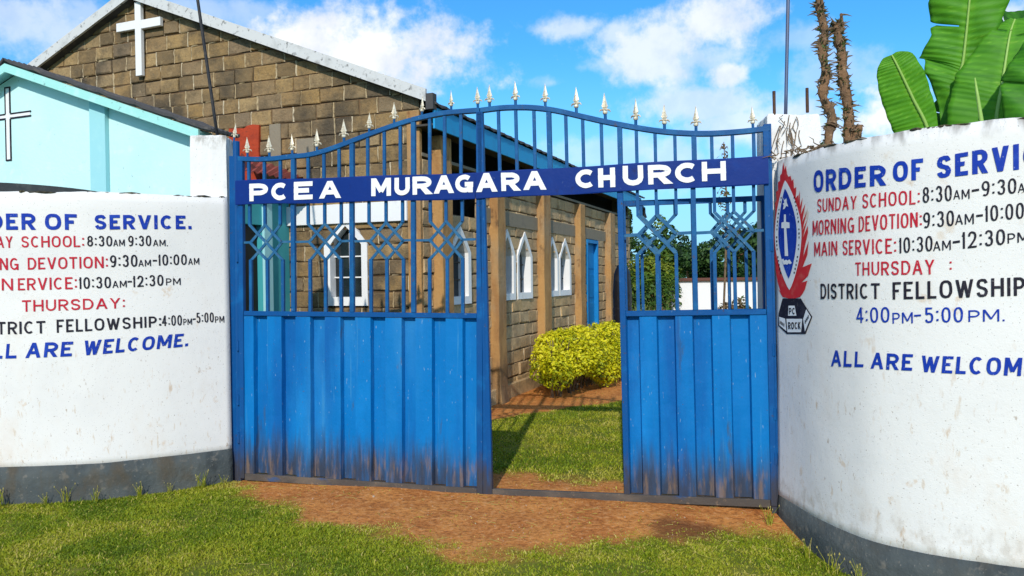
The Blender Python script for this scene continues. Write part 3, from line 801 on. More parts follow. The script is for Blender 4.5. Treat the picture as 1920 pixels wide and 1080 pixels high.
def emblem():
    W, root = WR, wr
    z = lambda x, y: W.hit(1433.5 + x / 3.08, 290 + y / 3.08)
    place = lambda s, zz, off: W.at(s, zz, off + .001 + float(W.und(s, zz)))

    def part(name, polys, mat, off, parent, label=None, raw=False):
        mb = MB(); filled(mb, [[z(*p) for p in P] for P in polys] if not raw else polys, place, off)
        o = mb.build(name, mat, parent)
        o.location = -root.location if parent is root else (0, 0, 0)
        if label: o['label'] = label
        return o
    flames = [(108, 40), (115, 88), (122, 62), (130, 112), (138, 128), (150, 122), (158, 152), (166, 140), (172, 196), (184, 186), (182, 250), (197, 232), (194, 288), (204, 206), (207, 300), (222, 246), (212, 345),
              (238, 282), (219, 392), (246, 330), (221, 440), (250, 372), (224, 480), (252, 410), (254, 450), (232, 545), (226, 590), (258, 498), (250, 580), (222, 650), (276, 628), (254, 700), (216, 738), (250, 728), (236, 778), (224, 800), (208, 822), (178, 830),
              (142, 830), (108, 822), (84, 776), (96, 790), (74, 716), (80, 735), (64, 640), (72, 668), (58, 560), (66, 590), (56, 480), (60, 400), (64, 330), (60, 280), (70, 262), (66, 215), (78, 205), (78, 160), (90, 150), (90, 120), (100, 108), (104, 76)]
    e = part('flame_emblem', [flames], M['flame'], .0015, root, 'red flame emblem around a blue oval with a white cross')

    def ves(top, bot, xl, xr, ym, n=18):
        L = [(top[0] + (xl - top[0]) * math.sin(math.pi / 2 * t) ** .82, top[1] + (ym - top[1]) * t) for t in np.linspace(0, 1, n)]
        L += [(bot[0] + (xl - bot[0]) * math.sin(math.pi / 2 * (1 - t)) ** .82, ym + (bot[1] - ym) * t) for t in np.linspace(0, 1, n)][1:]
        Rr = [(bot[0] + (xr - bot[0]) * math.sin(math.pi / 2 * t) ** .82, bot[1] + (ym - bot[1]) * t) for t in np.linspace(0, 1, n)][1:]
        Rr += [(top[0] + (xr - top[0]) * math.sin(math.pi / 2 * (1 - t)) ** .82, ym + (top[1] - ym) * t) for t in np.linspace(0, 1, n)][1:-1]
        return L + Rr
    part('oval_border', [ves((120, 148), (148, 782), 64, 217, 455)], M['ink_white'], .003, e)
    part('oval_field', [ves((121, 196), (145, 716), 86, 190, 450)], M['ink_blue'], .0045, e)
    part('emblem_cross', [[(118, 345), (129, 345), (130, 388), (150, 392), (151, 424), (132, 424), (143, 585), (124, 585), (119, 424), (104, 424), (104, 392), (118, 388)]], M['ink_white'], .006, e)
    part('emblem_bird', [[(112, 248), (120, 262), (132, 252), (134, 274), (143, 300), (131, 296), (122, 312), (112, 316), (116, 292), (110, 284), (120, 276)]], M['ink_white'], .006, e)
    part('emblem_wave', [[(106, 606), (116, 600), (120, 612), (132, 606), (140, 612), (150, 604), (164, 626), (154, 632), (144, 628), (138, 636), (126, 632), (118, 636)]], M['ink_white'], .006, e)
    part('pedestal_outline', [[(108, 830), (212, 830), (279, 936), (240, 1036), (132, 1036), (84, 988), (86, 918)]], M['ink_black'], .0015, e)
    part('pedestal_panel', [[(143, 872), (178, 872), (188, 930), (140, 930)], [(91, 936), (124, 947), (131, 1018), (92, 984)], [(131, 948), (222, 948), (215, 1025), (137, 1025)], [(245, 892), (272, 938), (237, 1022), (227, 950)]], M['ink_white'], .003, e)

    def tiny(segs, label, w=.2):
        mb = MB()
        for (t, x0, b0, t0, x1, b1, t1) in segs:
            s0, zb0 = z(x0, b0); _, zt0 = z(x0, t0); s1, zb1 = z(x1, b1); _, zt1 = z(x1, t1); H = ((zt0 - zb0) + (zt1 - zb1)) / 2; Wd = s1 - s0
            for j, quads in enumerate(text_strokes(t, Wd, H, w * H)):
                for q in quads:
                    mb.add([place(s0 + a, zb0 + (zb1 - zb0) * a / Wd + b, .0046 + .0003 * (j % 4)) for a, b in q], [(0, 1, 2, 3)])
        o = mb.build('pedestal_lettering', M['ink_black'], e); o['label'] = label
    tiny([('PC', 147, 922, 884, 182, 922, 884), ('ROCK', 142, 1008, 966, 214, 1008, 966)], 'black letters PC and ROCK')
    # small dark lettering marks around the oval border (too small to read)
    mb = MB(); rr = random.Random(3)
    for side, xs in ((-1, 64), (1, 217)):
        for t in np.linspace(.14, .86, 20):
            y = 160 + 600 * t
            cx = 134 + ((xs + side * -13) - 134) * math.sin(math.pi * (t * .98 + .01)) ** .62
            if rr.random() < .18: continue
            h = rr.uniform(9, 13); w = rr.uniform(4, 7)
            a, b = z(cx - w / 2, y + h), z(cx + w / 2, y)
            mb.add([place(a[0], a[1], .0047), place(b[0], a[1], .0047), place(b[0], b[1], .0047), place(a[0], b[1], .0047)], [(0, 1, 2, 3)])
    for k in range(4):
        for (x, y, w, h) in ((96 + k * 7, 968 + k * 5, 4, 18), (238 + k * 6, 966 - k * 10, 4, 20)):
            a, b = z(x, y + h / 2), z(x + w, y - h / 2)
            mb.add([place(a[0], a[1], .0047), place(b[0], a[1], .0047), place(b[0], b[1], .0047), place(a[0], b[1], .0047)], [(0, 1, 2, 3)])
    o = mb.build('border_lettering', M['ink_black'], e)


emblem()


# ------------------------------------------------------------------ gate pillars and poles
def pillar(label, x0, x1, y0, y1, z1, rz, seed):
    cx, cy = (x0 + x1) / 2, (y0 + y1) / 2
    root = empty('gate_pillar', (cx, cy, -.05), R(rz), label, 'pillar', 'white gate pillars')
    w, d = (x1 - x0), (y1 - y0); rr = random.Random(seed); n = 14
    mb = MB(); vs = []
    lev = [(-.0, 0), (.6, 0), (1.6, 0), (2.1, .002), (2.3, .0), (z1 - .05, .0), (z1 + .035, .004), (z1 + .05, .016)]
    per = 8
    for (z, ins) in lev:
        for s in range(4):
            for k in range(per):
                t = k / per * 2 - 1; a = (w / 2 - ins); b = (d / 2 - ins)
                e = .985 if abs(t) > .98 else 1
                p = [(t * a, -b), (a, t * b), (-t * a, b), (-a, -t * b)][s]
                j = rr.uniform(-.004, .004)
                vs.append((p[0] * e + j, p[1] * e + j * .6, z + (rr.uniform(-.012, .008) if z > z1 else 0)))
    m = per * 4; fs = []
    for i in range(len(lev) - 1):
        for k in range(m): fs.append((i * m + k, i * m + (k + 1) % m, (i + 1) * m + (k + 1) % m, (i + 1) * m + k))
    fs.append(tuple((len(lev) - 1) * m + k for k in range(m))); fs.append(tuple(range(m))[::-1])
    mb.add(vs, fs)
    mb.build('shaft', M['pillarwash'], root)
    return root


pl = pillar('white block pillar left of the gate with a plain top', -2.545, -2.262, 5.985, 6.27, 2.715, 8, 3)
pr = pillar('stained white pillar right of the gate with two rusty stubs on top', 1.755, 2.11, 5.125, 5.46, 2.64, -6, 4)
for (px, y0, y1, yy) in ((1452, 215, 171, 5.16), (1514, 207, 165, 5.36)):
    a = at_depth(px, y0 + 4, yy); b = at_depth(px - 1, y1, yy)
    mb = MB(); mb.tube([a, (a + b) / 2, b], .011, 7, jit=.08)
    mb.v = [tuple((pr.matrix_basis.inverted() @ Vector(v))) for v in mb.v]
    o = mb.build('rusty_stub', M['rust'], pr)


def pole(label, a, b, rad, mat):
    root = MB(); L = (b - a)
    pts = [a + L * t for t in np.linspace(0, 1.6, 9)]
    root.tube([p - a for p in pts], rad, 8, jit=.03)
    o = root.build('metal_pole', mat, None, True); o.location = a
    tag(o, label, 'pole')


pole('thin dark pole leaning left from the left pillar top', at_depth(408, 258, 6.16), at_depth(372, 9, 6.1), .013, M['dark_pole'])
pole('thin blue grey upright pole on the right pillar top', at_depth(1473, 218, 5.3), at_depth(1477.5, 9, 5.3), .0125, M['steel_pole'])

# ------------------------------------------------------------------ gate
SAG = .0122
LEAF = {}


def fin_proto():
    mb = MB()
    mb.tube([(0, 0, -.012), (0, 0, .032)], .0075, 8, mi=1)
    mb.tube([(0, 0, .030), (0, 0, .036), (0, 0, .044), (0, 0, .05)], [.010, .0125, .0125, .007], 8)
    for s in (-1, 1):
        mb.tube([(0, 0, .046), (s * .011, 0, .056), (s * .021, 0, .053), (s * .027, 0, .042)], [.006, .0062, .005, .0015], 6)
        mb.tube([(0, s * .002, .048), (0, s * .011, .056), (0, s * .018, .050)], [.005, .005, .0015], 5)
        mb.tube([(0, 0, .070), (s * .010, 0, .071), (s * .017, 0, .078)], [.005, .0042, .001], 5)
    prof = [(.048, .005), (.060, .0085), (.072, .0155), (.082, .0135), (.105, .0085), (.130, .0042), (.152, .0006)]
    vs = []; fs = []
    for (z, w) in prof: vs += [(-w, 0, z), (0, -w * .45, z), (w, 0, z), (0, w * .45, z)]
    for i in range(len(prof) - 1):
        for k in range(4): fs.append((4 * i + k, 4 * i + (k + 1) % 4, 4 * i + 4 + (k + 1) % 4, 4 * i + 4 + k))
    mb.add(vs, fs)
    return mb


FIN = None


def finial(parent, x, z, tilt=0, twist=0, scale=1.0, y=0):
    global FIN
    if FIN is None:
        FIN = fin_proto().build('finial', [M['finial'], M['gate_bar']], parent, False); o = FIN
    else:
        o = FIN.copy(); COL.objects.link(o); o.parent = parent
    o.location = (x, y, z); o.rotation_euler = (random.uniform(-.04, .04), tilt, twist); o.scale = (scale,) * 3
    return o


def corrugated(mb, x0, x1, z0, z1, valleys, yr=-.010, yv=.032, slope=.010):
    xs = [(x0, yr)]
    for a, b in valleys: xs += [(a - .001, yr), (a + slope, yv), (b - slope, yv), (b, yr)]
    xs.append((x1, yr)); n = len(xs); nz = 8; vs = []
    for off in (0, .003):
        for k in range(nz + 1):
            z = z0 + (z1 - z0) * k / nz
            for i, (x, y) in enumerate(xs):
                vs.append((x, y + off + (.0022 * math.sin(i * 2.1 + k * 1.7) if 0 < k < nz and off == 0 else (.0022 * math.sin(i * 2.1 + k * 1.7) if 0 < k < nz else 0)), z))
    N = n * (nz + 1); fs = []
    for k in range(nz):
        for i in range(n - 1):
            a = k * n + i; fs.append((a, a + 1, a + n + 1, a + n)); fs.append((N + a + n, N + a + n + 1, N + a + 1, N + a))
        fs.append((k * n, k * n + n, N + k * n + n, N + k * n)); fs.append((k * n + n - 1, N + k * n + n - 1, N + k * n + 2 * n - 1, k * n + 2 * n - 1))
    for i in range(n - 1):
        fs.append((i, N + i, N + i + 1, i + 1)); t = nz * n + i; fs.append((t, t + 1, N + t + 1, N + t))
    mb.add(vs, fs); return mb


def lattice_mb(xl, xr, cols, rows, colsb, y=0, w=.0205, d=.011):
    """diamond lattice: rows z0..z4 from top; cols = the three bars above, colsb below; arms out to xl and xr"""
    mb = MB(); c = cols; b = colsb
    P = {}
    mid = [(c[i] + b[i]) / 2 for i in range(3)]
    for i in range(3): P[0, i] = (c[i], rows[0]); P[2, i] = (mid[i], rows[2]); P[4, i] = (b[i], rows[4])
    for r in (1, 3):
        q = [(c[i] * (4 - r) + b[i] * r) / 4 for i in range(3)]
        P[r, 0] = ((q[0] + q[1]) / 2, rows[r]); P[r, 1] = ((q[1] + q[2]) / 2, rows[r])
    for r in (0, 2):
        for k in (0, 1):
            for (A, B, yy) in (((r, k), (r + 1, k), -.006), ((r, k + 1), (r + 1, k), .006), ((r + 1, k), (r + 2, k), .006), ((r + 1, k), (r + 2, k + 1), -.006)):
                a, q = P[A], P[B]
                mb.bar((a[0], y + yy, a[1]), (q[0], y + yy, q[1]), w, d)
    mb.bar((xl, y, rows[2] - .002), (P[2, 0][0] + .004, y, rows[2]), w * .85, d); mb.bar((P[2, 2][0] - .004, y, rows[2]), (xr, y, rows[2] + .002), w * .85, d)
    return mb


def make_leaf(side):
    left = side == 'L'
    base = PL if left else PR; ry = SAG if left else -SAG
    lab = 'blue gate leaf with closed corrugated sheet along its whole foot, beside the left wall' if left else 'blue gate leaf with the open doorway, beside the right wall'
    root = empty('gate_leaf', (base.x, base.y, 0), GANG, lab, 'gate', 'the two leaves of the blue gate', ry)
    Minv = frame_of((base.x, base.y, 0), GANG, ry).inverted()

    def lf(px, py):
        l = Minv @ on_vplane(px, py, (PL.x, PL.y), (GD.x, GD.y)); return l.x, l.z
    X = lambda px, py: lf(px, py)[0]
    LEAF[side] = (root, lf)
    ZS0, ZS1, ZR = 2.155, 2.345, 1.322          # sign board, mid rail
    if left: curve = [(448, 298), (480, 299), (511, 298), (547, 294), (578, 291), (611, 283), (650, 269), (694, 252), (733, 238), (778, 224), (830, 213), (866, 209.5), (900, 207)]
    else: curve = [(901, 207.5), (937.5, 203), (970, 201.7), (1002, 202.6), (1041, 207.5), (1092, 219), (1134.5, 228.5), (1183, 238), (1231, 245.6), (1273, 249.5), (1312, 251), (1351, 250), (1402.5, 246), (1443, 241)]
    cp = [lf(*p) for p in curve]
    sm = [(p.x, p.y) for p in catmull([(a, b) for a, b in cp], 5)]
    cx = np.array([p[0] for p in sm]); cz = np.array([p[1] for p in sm])
    rz = lambda x: float(np.interp(x, cx, cz))
    mb = MB(); mb.sweep([(a, 0, b) for a, b in sm], .036, .040)
    mb.build('top_rail', M['gate_bar'], root, bevel=.003)
    # stiles
    if left: x_a, x_b = X(453.5, 450), 2.022
    else: x_a, x_b = -1.995, X(1437, 300)
    fr = MB(); W = .042
    for x in (x_a, x_b):
        if not left and x == x_b: fr.box(x - .02, x + .02, -.02, .02, .0, rz(x) - .012)
        elif left and x == x_a: fr.box(x - .02, x + .02, -.02, .02, .0, rz(x) - .012)
        else: fr.box(x - .0225, x + .0225, -.022, .022, .0, rz(x) - .012)
    lo, hi = x_a + .0225, x_b - .0225
    br = MB().box(lo, hi, -.018, .018, -.012, .040); bo = br.build('bottom_rail', M['mud_rail'], root, bevel=.003)
    if left: fr.add([(2.046, -.0225, .0), (2.082, -.0225, .0), (2.050, -.0225, 2.15), (2.046, -.0225, 2.15), (2.046, -.012, .0), (2.082, -.012, .0), (2.050, -.012, 2.15), (2.046, -.012, 2.15)], [(0, 1, 2, 3), (7, 6, 5, 4), (0, 4, 5, 1), (1, 5, 6, 2), (2, 6, 7, 3), (3, 7, 4, 0)])
    if left: fr.box(lo, hi, -.019, .019, ZR - .036, ZR)
    else:
        xh = X(1165.5, 480)
        fr.box(xh + .021, hi, -.019, .019, ZR - .036, ZR)
        fr.box(xh - .020, xh + .021, -.020, .020, .041, ZS0 + .03)  # door jamb
    fr.box(lo, hi, -.017, .017, ZS0 + .035, ZS0 + .06)
    fo = fr.build('frame', M['gate_frame'], root, bevel=.003)
    # sign board with its letters
    sb = MB()
    s0, s1 = (X(446, 360), X(893, 350)) if left else (X(893.6, 350), X(1440, 320))
    n = 14
    for i in range(n):                                          # slightly dented plate
        pass
    vs = []; fs = []
    for j, yy in enumerate((-.036, -.0235)):
        for k, z in enumerate((ZS0, ZS0 + .006, ZS1 - .006, ZS1)):
            for i in range(n + 1):
                x = s0 + (s1 - s0) * i / n; wv = .0022 * math.sin(i * 1.3 + k) if 0 < i < n else 0
                zz = z + (.003 * math.sin(i * .9) if k in (0, 3) else 0)
                vs.append((x, yy + (wv if j == 0 else 0) - (.0 if k in (1, 2) else -.002 if j == 0 else 0), zz))
    m = n + 1
    for j in (0, 1):
        for k in range(3):
            for i in range(n):
                a = j * 4 * m + k * m + i; f = (a, a + 1, a + m + 1, a + m); fs.append(f if j == 0 else f[::-1])
    for i in range(n):
        fs.append((i, 4 * m + i, 4 * m + i + 1, i + 1)); t = 3 * m + i; fs.append((t, t + 1, 4 * m + t + 1, 4 * m + t))
    for k in range(3):
        a = k * m; fs.append((a, a + m, 4 * m + a + m, 4 * m + a)); a = k * m + n; fs.append((a, 4 * m + a, 4 * m + a + m, a + m))
    sb.add(vs, fs)
    sign = sb.build('sign_board', M['sign_blue'], root); sign['label'] = 'dark blue board lettered ' + ('PCEA MURAG' if left else 'ARA CHURCH') + ' in white'
    if left: words = [('P', 473, 378.5, 345.5, 508, 377, 344), ('C', 514, 377, 344, 546, 375.5, 342.5), ('E', 556, 376, 342.5, 591, 374.5, 341), ('A', 603.5, 373.5, 341, 643, 372, 339),
                      ('M', 700, 369, 336, 737, 368, 334.5), ('U', 743.5, 368, 334.5, 772, 366.5, 333), ('R', 777, 366.5, 332.5, 812.5, 365, 331), ('A', 817, 364.5, 330.5, 854, 363, 329), ('G', 856.5, 362.5, 329, 890, 361.5, 328)]
    else: words = [('A', 896, 361.5, 326.5, 935, 360.5, 325), ('R', 942.5, 359.5, 325, 977, 358.5, 324), ('A', 984, 357.5, 322.5, 1026, 356.5, 321), ('C', 1081, 354.5, 319.5, 1119, 353, 318),
                   ('H', 1123, 353, 317, 1163 - 8, 352, 315), ('U', 1169, 349.5, 312.5, 1207, 348.5, 311), ('R', 1216, 347.5, 311, 1259, 345.5, 309), ('C', 1266.5, 344.5, 307.5, 1310, 343, 305.5), ('H', 1316, 341.5, 305, 1361, 339.5, 303)]
    for grp in ((words[:4], 'PCEA'), (words[4:], 'MURAG')) if left else ((words[:3], 'ARA'), (words[3:], 'CHURCH')):
        lettering('sign_lettering', grp[0], lf, lambda s, z, off: Vector((s, -.0385 - off * .6, z)), M['ink_white'], sign, 'white painted letters ' + grp[1], .26)
    # bars above the board
    thin = [466.7, 495.8, 525.8, 577.8, 607.5, 636, 689.7, 720.8, 750.8, 806, 834, 864.4] if left else [936.5, 969, 1003, 1062.5, 1094, 1128.7, 1194, 1229, 1266, 1335, 1374, 1413.8]
    thick = [550.6, 660.5, 775.6] if left else [1031, 1163, 1301.7]
    for px in thin + thick:
        w = .0225 if px in thin else .034
        x = X(px, 300 if left else 290)
        b = MB().box(x - w / 2, x + w / 2, -w / 2, w / 2, ZS1 - .05, rz(x) - .016)
        b.build('bar', M['gate_bar'], root, bevel=.002)
    # lattice and bars between board and mid rail
    if left:
        bays = [((457, 548), (468.6, 497, 525.6), (471, 502, 531)), ((553, 658), (578, 609, 640), (582, 611, 640)), ((663, 773), (692, 724, 755), (696, 726, 757)), ((778, 892), (807, 836.5, 867), (806, 839, 868))]
        zz = [2.0, 1.93, 1.862, 1.79, 1.722]
        th = [550.6, 660.5, 775.6]; yref = 480
    else:
        bays = [((1170, 1299), (1196, 1231, 1268), (1196, 1233, 1269)), ((1304, 1433), (1340, 1376, 1414), (1341, 1378, 1414))]
        zz = [1.985, 1.918, 1.85, 1.782, 1.712]
        th = [1302]; yref = 470
    for px in th:
        x = X(px, yref); MB().box(x - .017, x + .017, -.0165, .0165, ZR + .001, ZS0 + .034).build('bar', M['gate_bar'], root, bevel=.002)
    for (a, b), cu, cl in bays:
        cu = [X(p, yref - 70) for p in cu]; cl = [X(p, yref + 60) for p in cl]
        lattice_mb(X(a, yref), X(b, yref), cu, zz, cl).build('lattice_panel', M['lattice'], root)
        for x in cu: MB().box(x - .0105, x + .0105, -.0105, .0105, zz[0] - .004, ZS0 + .034).build('bar', M['gate_bar'], root)
        for x in cl: MB().box(x - .0115, x + .0115, -.0115, .0115, ZR + .001, zz[4] + .004).build('bar', M['gate_bar'], root)
    # sheet
    if left:
        val = [(165, 240), (318, 395), (475, 555), (640, 720), (805, 885), (975, 1050), (1140, 1215), (1308, 1390)]
        val = [(X(420 + a / 2.919, 600), X(420 + b / 2.919, 600)) for a, b in val]
        sx0, sx1 = x_a + .0, x_b + .0
    else:
        val = [(X(a, 592), X(b, 592)) for a, b in ((1173, 1199), (1231, 1266), (1298, 1335), (1368, 1406))]
        sx0, sx1 = xh + .0, x_b + .0
    mb = MB(); corrugated(mb, sx0 + .0205, sx1 - .021, .041, ZR - .037, val)
    mb.build('sheet_panel', M['gate_sheet'], root)
    # hinges
    hx = .045 if left else -.004
    for z in (.32, .62, 1.05, 1.75):
        h = MB(); h.tube([(hx, -.012, z - .04), (hx, -.012, z + .04)], .013, 10); h.box(hx - .012, hx + .012, -.012, .01, z - .03, z + .03)
        h.build('hinge', M['gate_frame'], root)
    # finials
    if left: tips = [(464, 258), (505, 255), (548, 252), (594, 242.5), (645, 224.4), (692, 212), (739, 192.5), (791, 183), (846, 170), (896, 163)]
    else: tips = [(917, 159), (965.6, 152.6), (1021.4, 157.4), (1079.6, 164), (1134, 175), (1191, 186.5), (1245, 196), (1304, 199.4), (1411, 199.4)]
    for p in tips:
        x, zt = lf(*p); z0 = rz(x) + .018; sc = max(.95, min(1.35, (zt - z0) / .148))
        fo_ = finial(root, x, z0, random.uniform(-.05, .05), random.uniform(-.5, .5), sc); fo_.scale = (sc * 1.22, sc * 1.22, sc)
    if left:   # hinge post fixed beside the pillar
        hp = MB(); hp.tube([(.020, .022, -.03), (.020, .022, lf(445, 264)[1])], .026, 12); hp.box(-.03, .056, .0, .045, -.03, lf(445, 292)[1]); hp.build('hinge_post', M['gate_frame'], root)
        x, z = lf(433, 258); f = finial(root, x, z - .02, .1, .4, .95, y=.04); f['label'] = 'finial tucked against the pillar'
    else:
        hp = MB(); hp.box(-.034, .014, -.010, .03, -.05, 2.56); hp.build('hinge_post', M['gate_frame'], root)
        # wicket door, swung right back behind this leaf
        wd = 0.965
        f = MB(); s = .036
        f.box(-.018, .018, -.018, .018, .06, 2.10); f.box(wd - .02, wd + .02, -.018, .018, .06, 2.10)
        f.box(.0185, wd - .0205, -.016, .016, 2.062, 2.099); f.box(.0185, wd - .0205, -.016, .016, 1.285, 1.32); f.box(.0185, wd - .0205, -.016, .016, .061, .10)
        f.box(wd / 2 - .013, wd / 2 + .013, -.013, .013, 1.321, 2.061)
        corrugated(f, .0190, wd - .0210, .101, 1.284, [(.08 + .22 * i, .19 + .22 * i) for i in range(4)], -.006, .012)
        do = f.build('wicket_door', M['gate_frame'], root)
        do.location = (xh + .01, .075, 0); do.rotation_euler = (0, 0, R(5))
        do['label'] = 'narrow door swung fully open behind the right leaf'
        for x0, x1 in ((.018, wd / 2 - .013), (wd / 2 + .013, wd - .02)):
            wbar = (x1 - x0); c = [x0 + wbar * q for q in (.24, .5, .76)]; zr = [1.99, 1.925, 1.86, 1.795, 1.73]
            lattice_mb(x0, x1, c, zr, c).build('lattice_panel', M['lattice'], do)
            for x in c:
                MB().box(x - .010, x + .010, -.010, .010, zr[0] - .004, 2.061).build('bar', M['gate_bar'], do)
                MB().box(x - .010, x + .010, -.010, .010, 1.321, zr[4] + .004).build('bar', M['gate_bar'], do)
    return root


make_leaf('L'); make_leaf('R')


# ------------------------------------------------------------------ block masonry
def masonry(mb_b, mb_m, u0, u1, z0, z1, place, openings=(), course=.172, blen=(.22, .33), seed=1, proud=.012, joint=.012):
    """courses of rough blocks; place(u, z, out) maps to the wall; openings: functions z -> (a, b) or None"""
    rr = random.Random(seed); z = z0; row = 0
    while z < z1:
        h = course + rr.uniform(-.006, .006); zc = z + h / 2
        iv = [(u0, u1)]
        for op in openings:
            o = op(zc)
            if o is None: continue
            nv = []
            for a, b in iv:
                if o[1] <= a or o[0] >= b: nv.append((a, b))
                else:
                    if o[0] > a: nv.append((a, o[0]))
                    if o[1] < b: nv.append((o[1], b))
            iv = nv
        for a, b in iv:
            mb_m.add([place(a, z, -.004), place(b, z, -.004), place(b, z + h, -.004), place(a, z + h, -.004)], [(0, 1, 2, 3)], rr.choice((.0, .12, .3)))
            u = a - rr.uniform(0, .2) if a == u0 else a
            if a > u0: u = a
            while u < b - .03:
                e = min(u + rr.uniform(*blen), b)
                if b - e < .09: e = b
                x0, x1 = max(u, a) + joint / 2, e - joint / 2
                if x1 - x0 > .02:
                    y0, y1 = z + joint * .55, z + h - joint * .55
                    p = proud + rr.uniform(-.008, .011); c = rr.uniform(.010, .020); jt = lambda s: rr.uniform(-s, s) * 1.9
                    q = [(x0 + jt(.004), y0 + jt(.004)), (x1 + jt(.004), y0 + jt(.004)), (x1 + jt(.004), y1 + jt(.004)), (x0 + jt(.004), y1 + jt(.004))]
                    sg = [(1, 1), (-1, 1), (-1, -1), (1, -1)]
                    vs = [place(a_, b_, -.004) for a_, b_ in q]
                    vs += [place(a_ + s_ * .003, b_ + t_ * .003, p * .7) for (a_, b_), (s_, t_) in zip(q, sg)]
                    vs += [place(a_ + s_ * c, b_ + t_ * c, p + jt(.003)) for (a_, b_), (s_, t_) in zip(q, sg)]
                    fs = [(8, 9, 10, 11)]
                    for l in (0, 4):
                        for k in range(4): fs.append((l + k, l + (k + 1) % 4, l + 4 + (k + 1) % 4, l + 4 + k))
                    mb_b.add(vs, fs, rr.random() ** 1.0)
                if rr.random() < .50:      # mortar squeezed out along the bed
                    q0 = x0 + rr.uniform(0, .1); q1 = min(x1, q0 + rr.uniform(.06, .2)); zz = z + joint * .2; hh = rr.uniform(.004, .011); pp = proud * rr.uniform(.5, 1.2)
                    if q1 - q0 > .03: mb_m.add([place(q0, zz - hh, .0), place(q1, zz - hh * .4, .0), place(q1, zz + hh * .5, pp), place(q0 + .02, zz + hh, pp)], [(0, 1, 2, 3)], rr.uniform(.3, .8))
                # smeared mortar in the upright joint
                if e < b - .01 and rr.random() < .85:
                    w0 = rr.uniform(.012, .026); n = 4; vs = []; fs = []
                    for k in range(n + 1):
                        zz = z + joint * .3 + (h - joint * .6) * k / n; ww = w0 * rr.uniform(.5, 1.1) / 2; cu = e + rr.uniform(-.004, .004); pp = proud * rr.uniform(.4, 1.15)
                        vs += [place(cu - ww, zz, -.002), place(cu - ww * .5, zz, pp), place(cu + ww * .5, zz, pp), place(cu + ww, zz, -.002)]
                    for k in range(n):
                        for i in range(3): fs.append((4 * k + i, 4 * k + i + 1, 4 * k + 5 + i, 4 * k + 4 + i))
                    mb_m.add(vs, fs, rr.uniform(.6, 1))
                u = e
        z += h; row += 1


def pointed(a, b, z0, zs, zt):
    """outline (u, z) of a pointed opening, counter-clockwise from the lower left"""
    m = (a + b) / 2; P = [(a, z0), (b, z0), (b, zs)]
    for t in (.25, .5, .75): P.append((b + (m - b) * (t ** 1.12), zs + (zt - zs) * t))
    P.append((m, zt))
    for t in (.75, .5, .25): P.append((a + (m - a) * (t ** 1.12), zs + (zt - zs) * t))
    P.append((a, zs)); return P


def opening(a, b, z0, zs, zt, ins=.025):
    def f(z):
        if z < z0 or z > zt - .02: return None
        if z <= zs: return (a + ins, b - ins)
        t = (z - zs) / (zt - zs); m = (a + b) / 2
        return (a + ins + (m - a) * t, b - ins + (m - b) * t)
    return f


def pointed_window(root, a, b, z0, zs, zt, place, fw=.072, deep=.11, proud=.03, sill=False, mull=True):
    m = (a + b) / 2
    O = pointed(a, b, z0, zs, zt); I = pointed(a + fw, b - fw, z0 + fw * 1.25, zs - .005, zt - fw * 1.45); n = len(O)
    mb = MB(); vs = [place(u, z, proud) for u, z in O] + [place(u, z, proud - .004) for u, z in I] + [place(u, z, -deep) for u, z in I] + [place(u, z, -deep) for u, z in O]
    fs = []
    for r in range(4):
        for k in range(n):
            k2 = (k + 1) % n; fs.append((r * n + k, r * n + k2, ((r + 1) % 4) * n + k2, ((r + 1) % 4) * n + k))
    mb.add(vs, fs)
    o = mb.build('window', M['white_paint'], root)
    pb = MB(); pb.add([place(u, z, -deep + .012) for u, z in I], [tuple(range(n))]); pb.build('pane', M['glass'], o)
    if mull:
        g = MB()
        def gb(u0, z0_, u1, z1_, w=.014):
            if abs(u1 - u0) > abs(z1_ - z0_): q = [(u0, z0_ - w / 2), (u1, z1_ - w / 2), (u1, z1_ + w / 2), (u0, z0_ + w / 2)]
            else: q = [(u0 - w / 2, z0_), (u0 + w / 2, z0_), (u1 + w / 2, z1_), (u1 - w / 2, z1_)]
            g.add([place(u, z, -deep + .016) for u, z in q] + [place(u, z, -deep + .034) for u, z in q], [(4, 5, 6, 7), (0, 1, 5, 4), (1, 2, 6, 5), (2, 3, 7, 6), (3, 0, 4, 7)])
        zi0, zi1 = z0 + fw * 1.25, zt - fw * 1.45
        for t in (.30, .62): gb(a + fw, zi0 + (zs - zi0) * t * 1.25, b - fw, zi0 + (zs - zi0) * t * 1.25)
        gb(m, zi0, m, zi1)
        g.build('glazing_bars', M[mull if isinstance(mull, str) else 'white_paint'], o)
    if sill:
        s = MB(); q = [(a - .015, z0 - .002), (b + .015, z0 - .002), (b + .015, z0 + .045), (a - .015, z0 + .045)]
        s.add([place(u, z, proud + .002) for u, z in q] + [place(u, z - (.01 if z > z0 + .01 else 0), proud + .03) for u, z in q], [(4, 5, 6, 7), (0, 1, 5, 4), (1, 2, 6, 5), (2, 3, 7, 6), (3, 0, 4, 7), (3, 2, 1, 0)])
        s.build('sill', M['white_paint'], o)
    return o


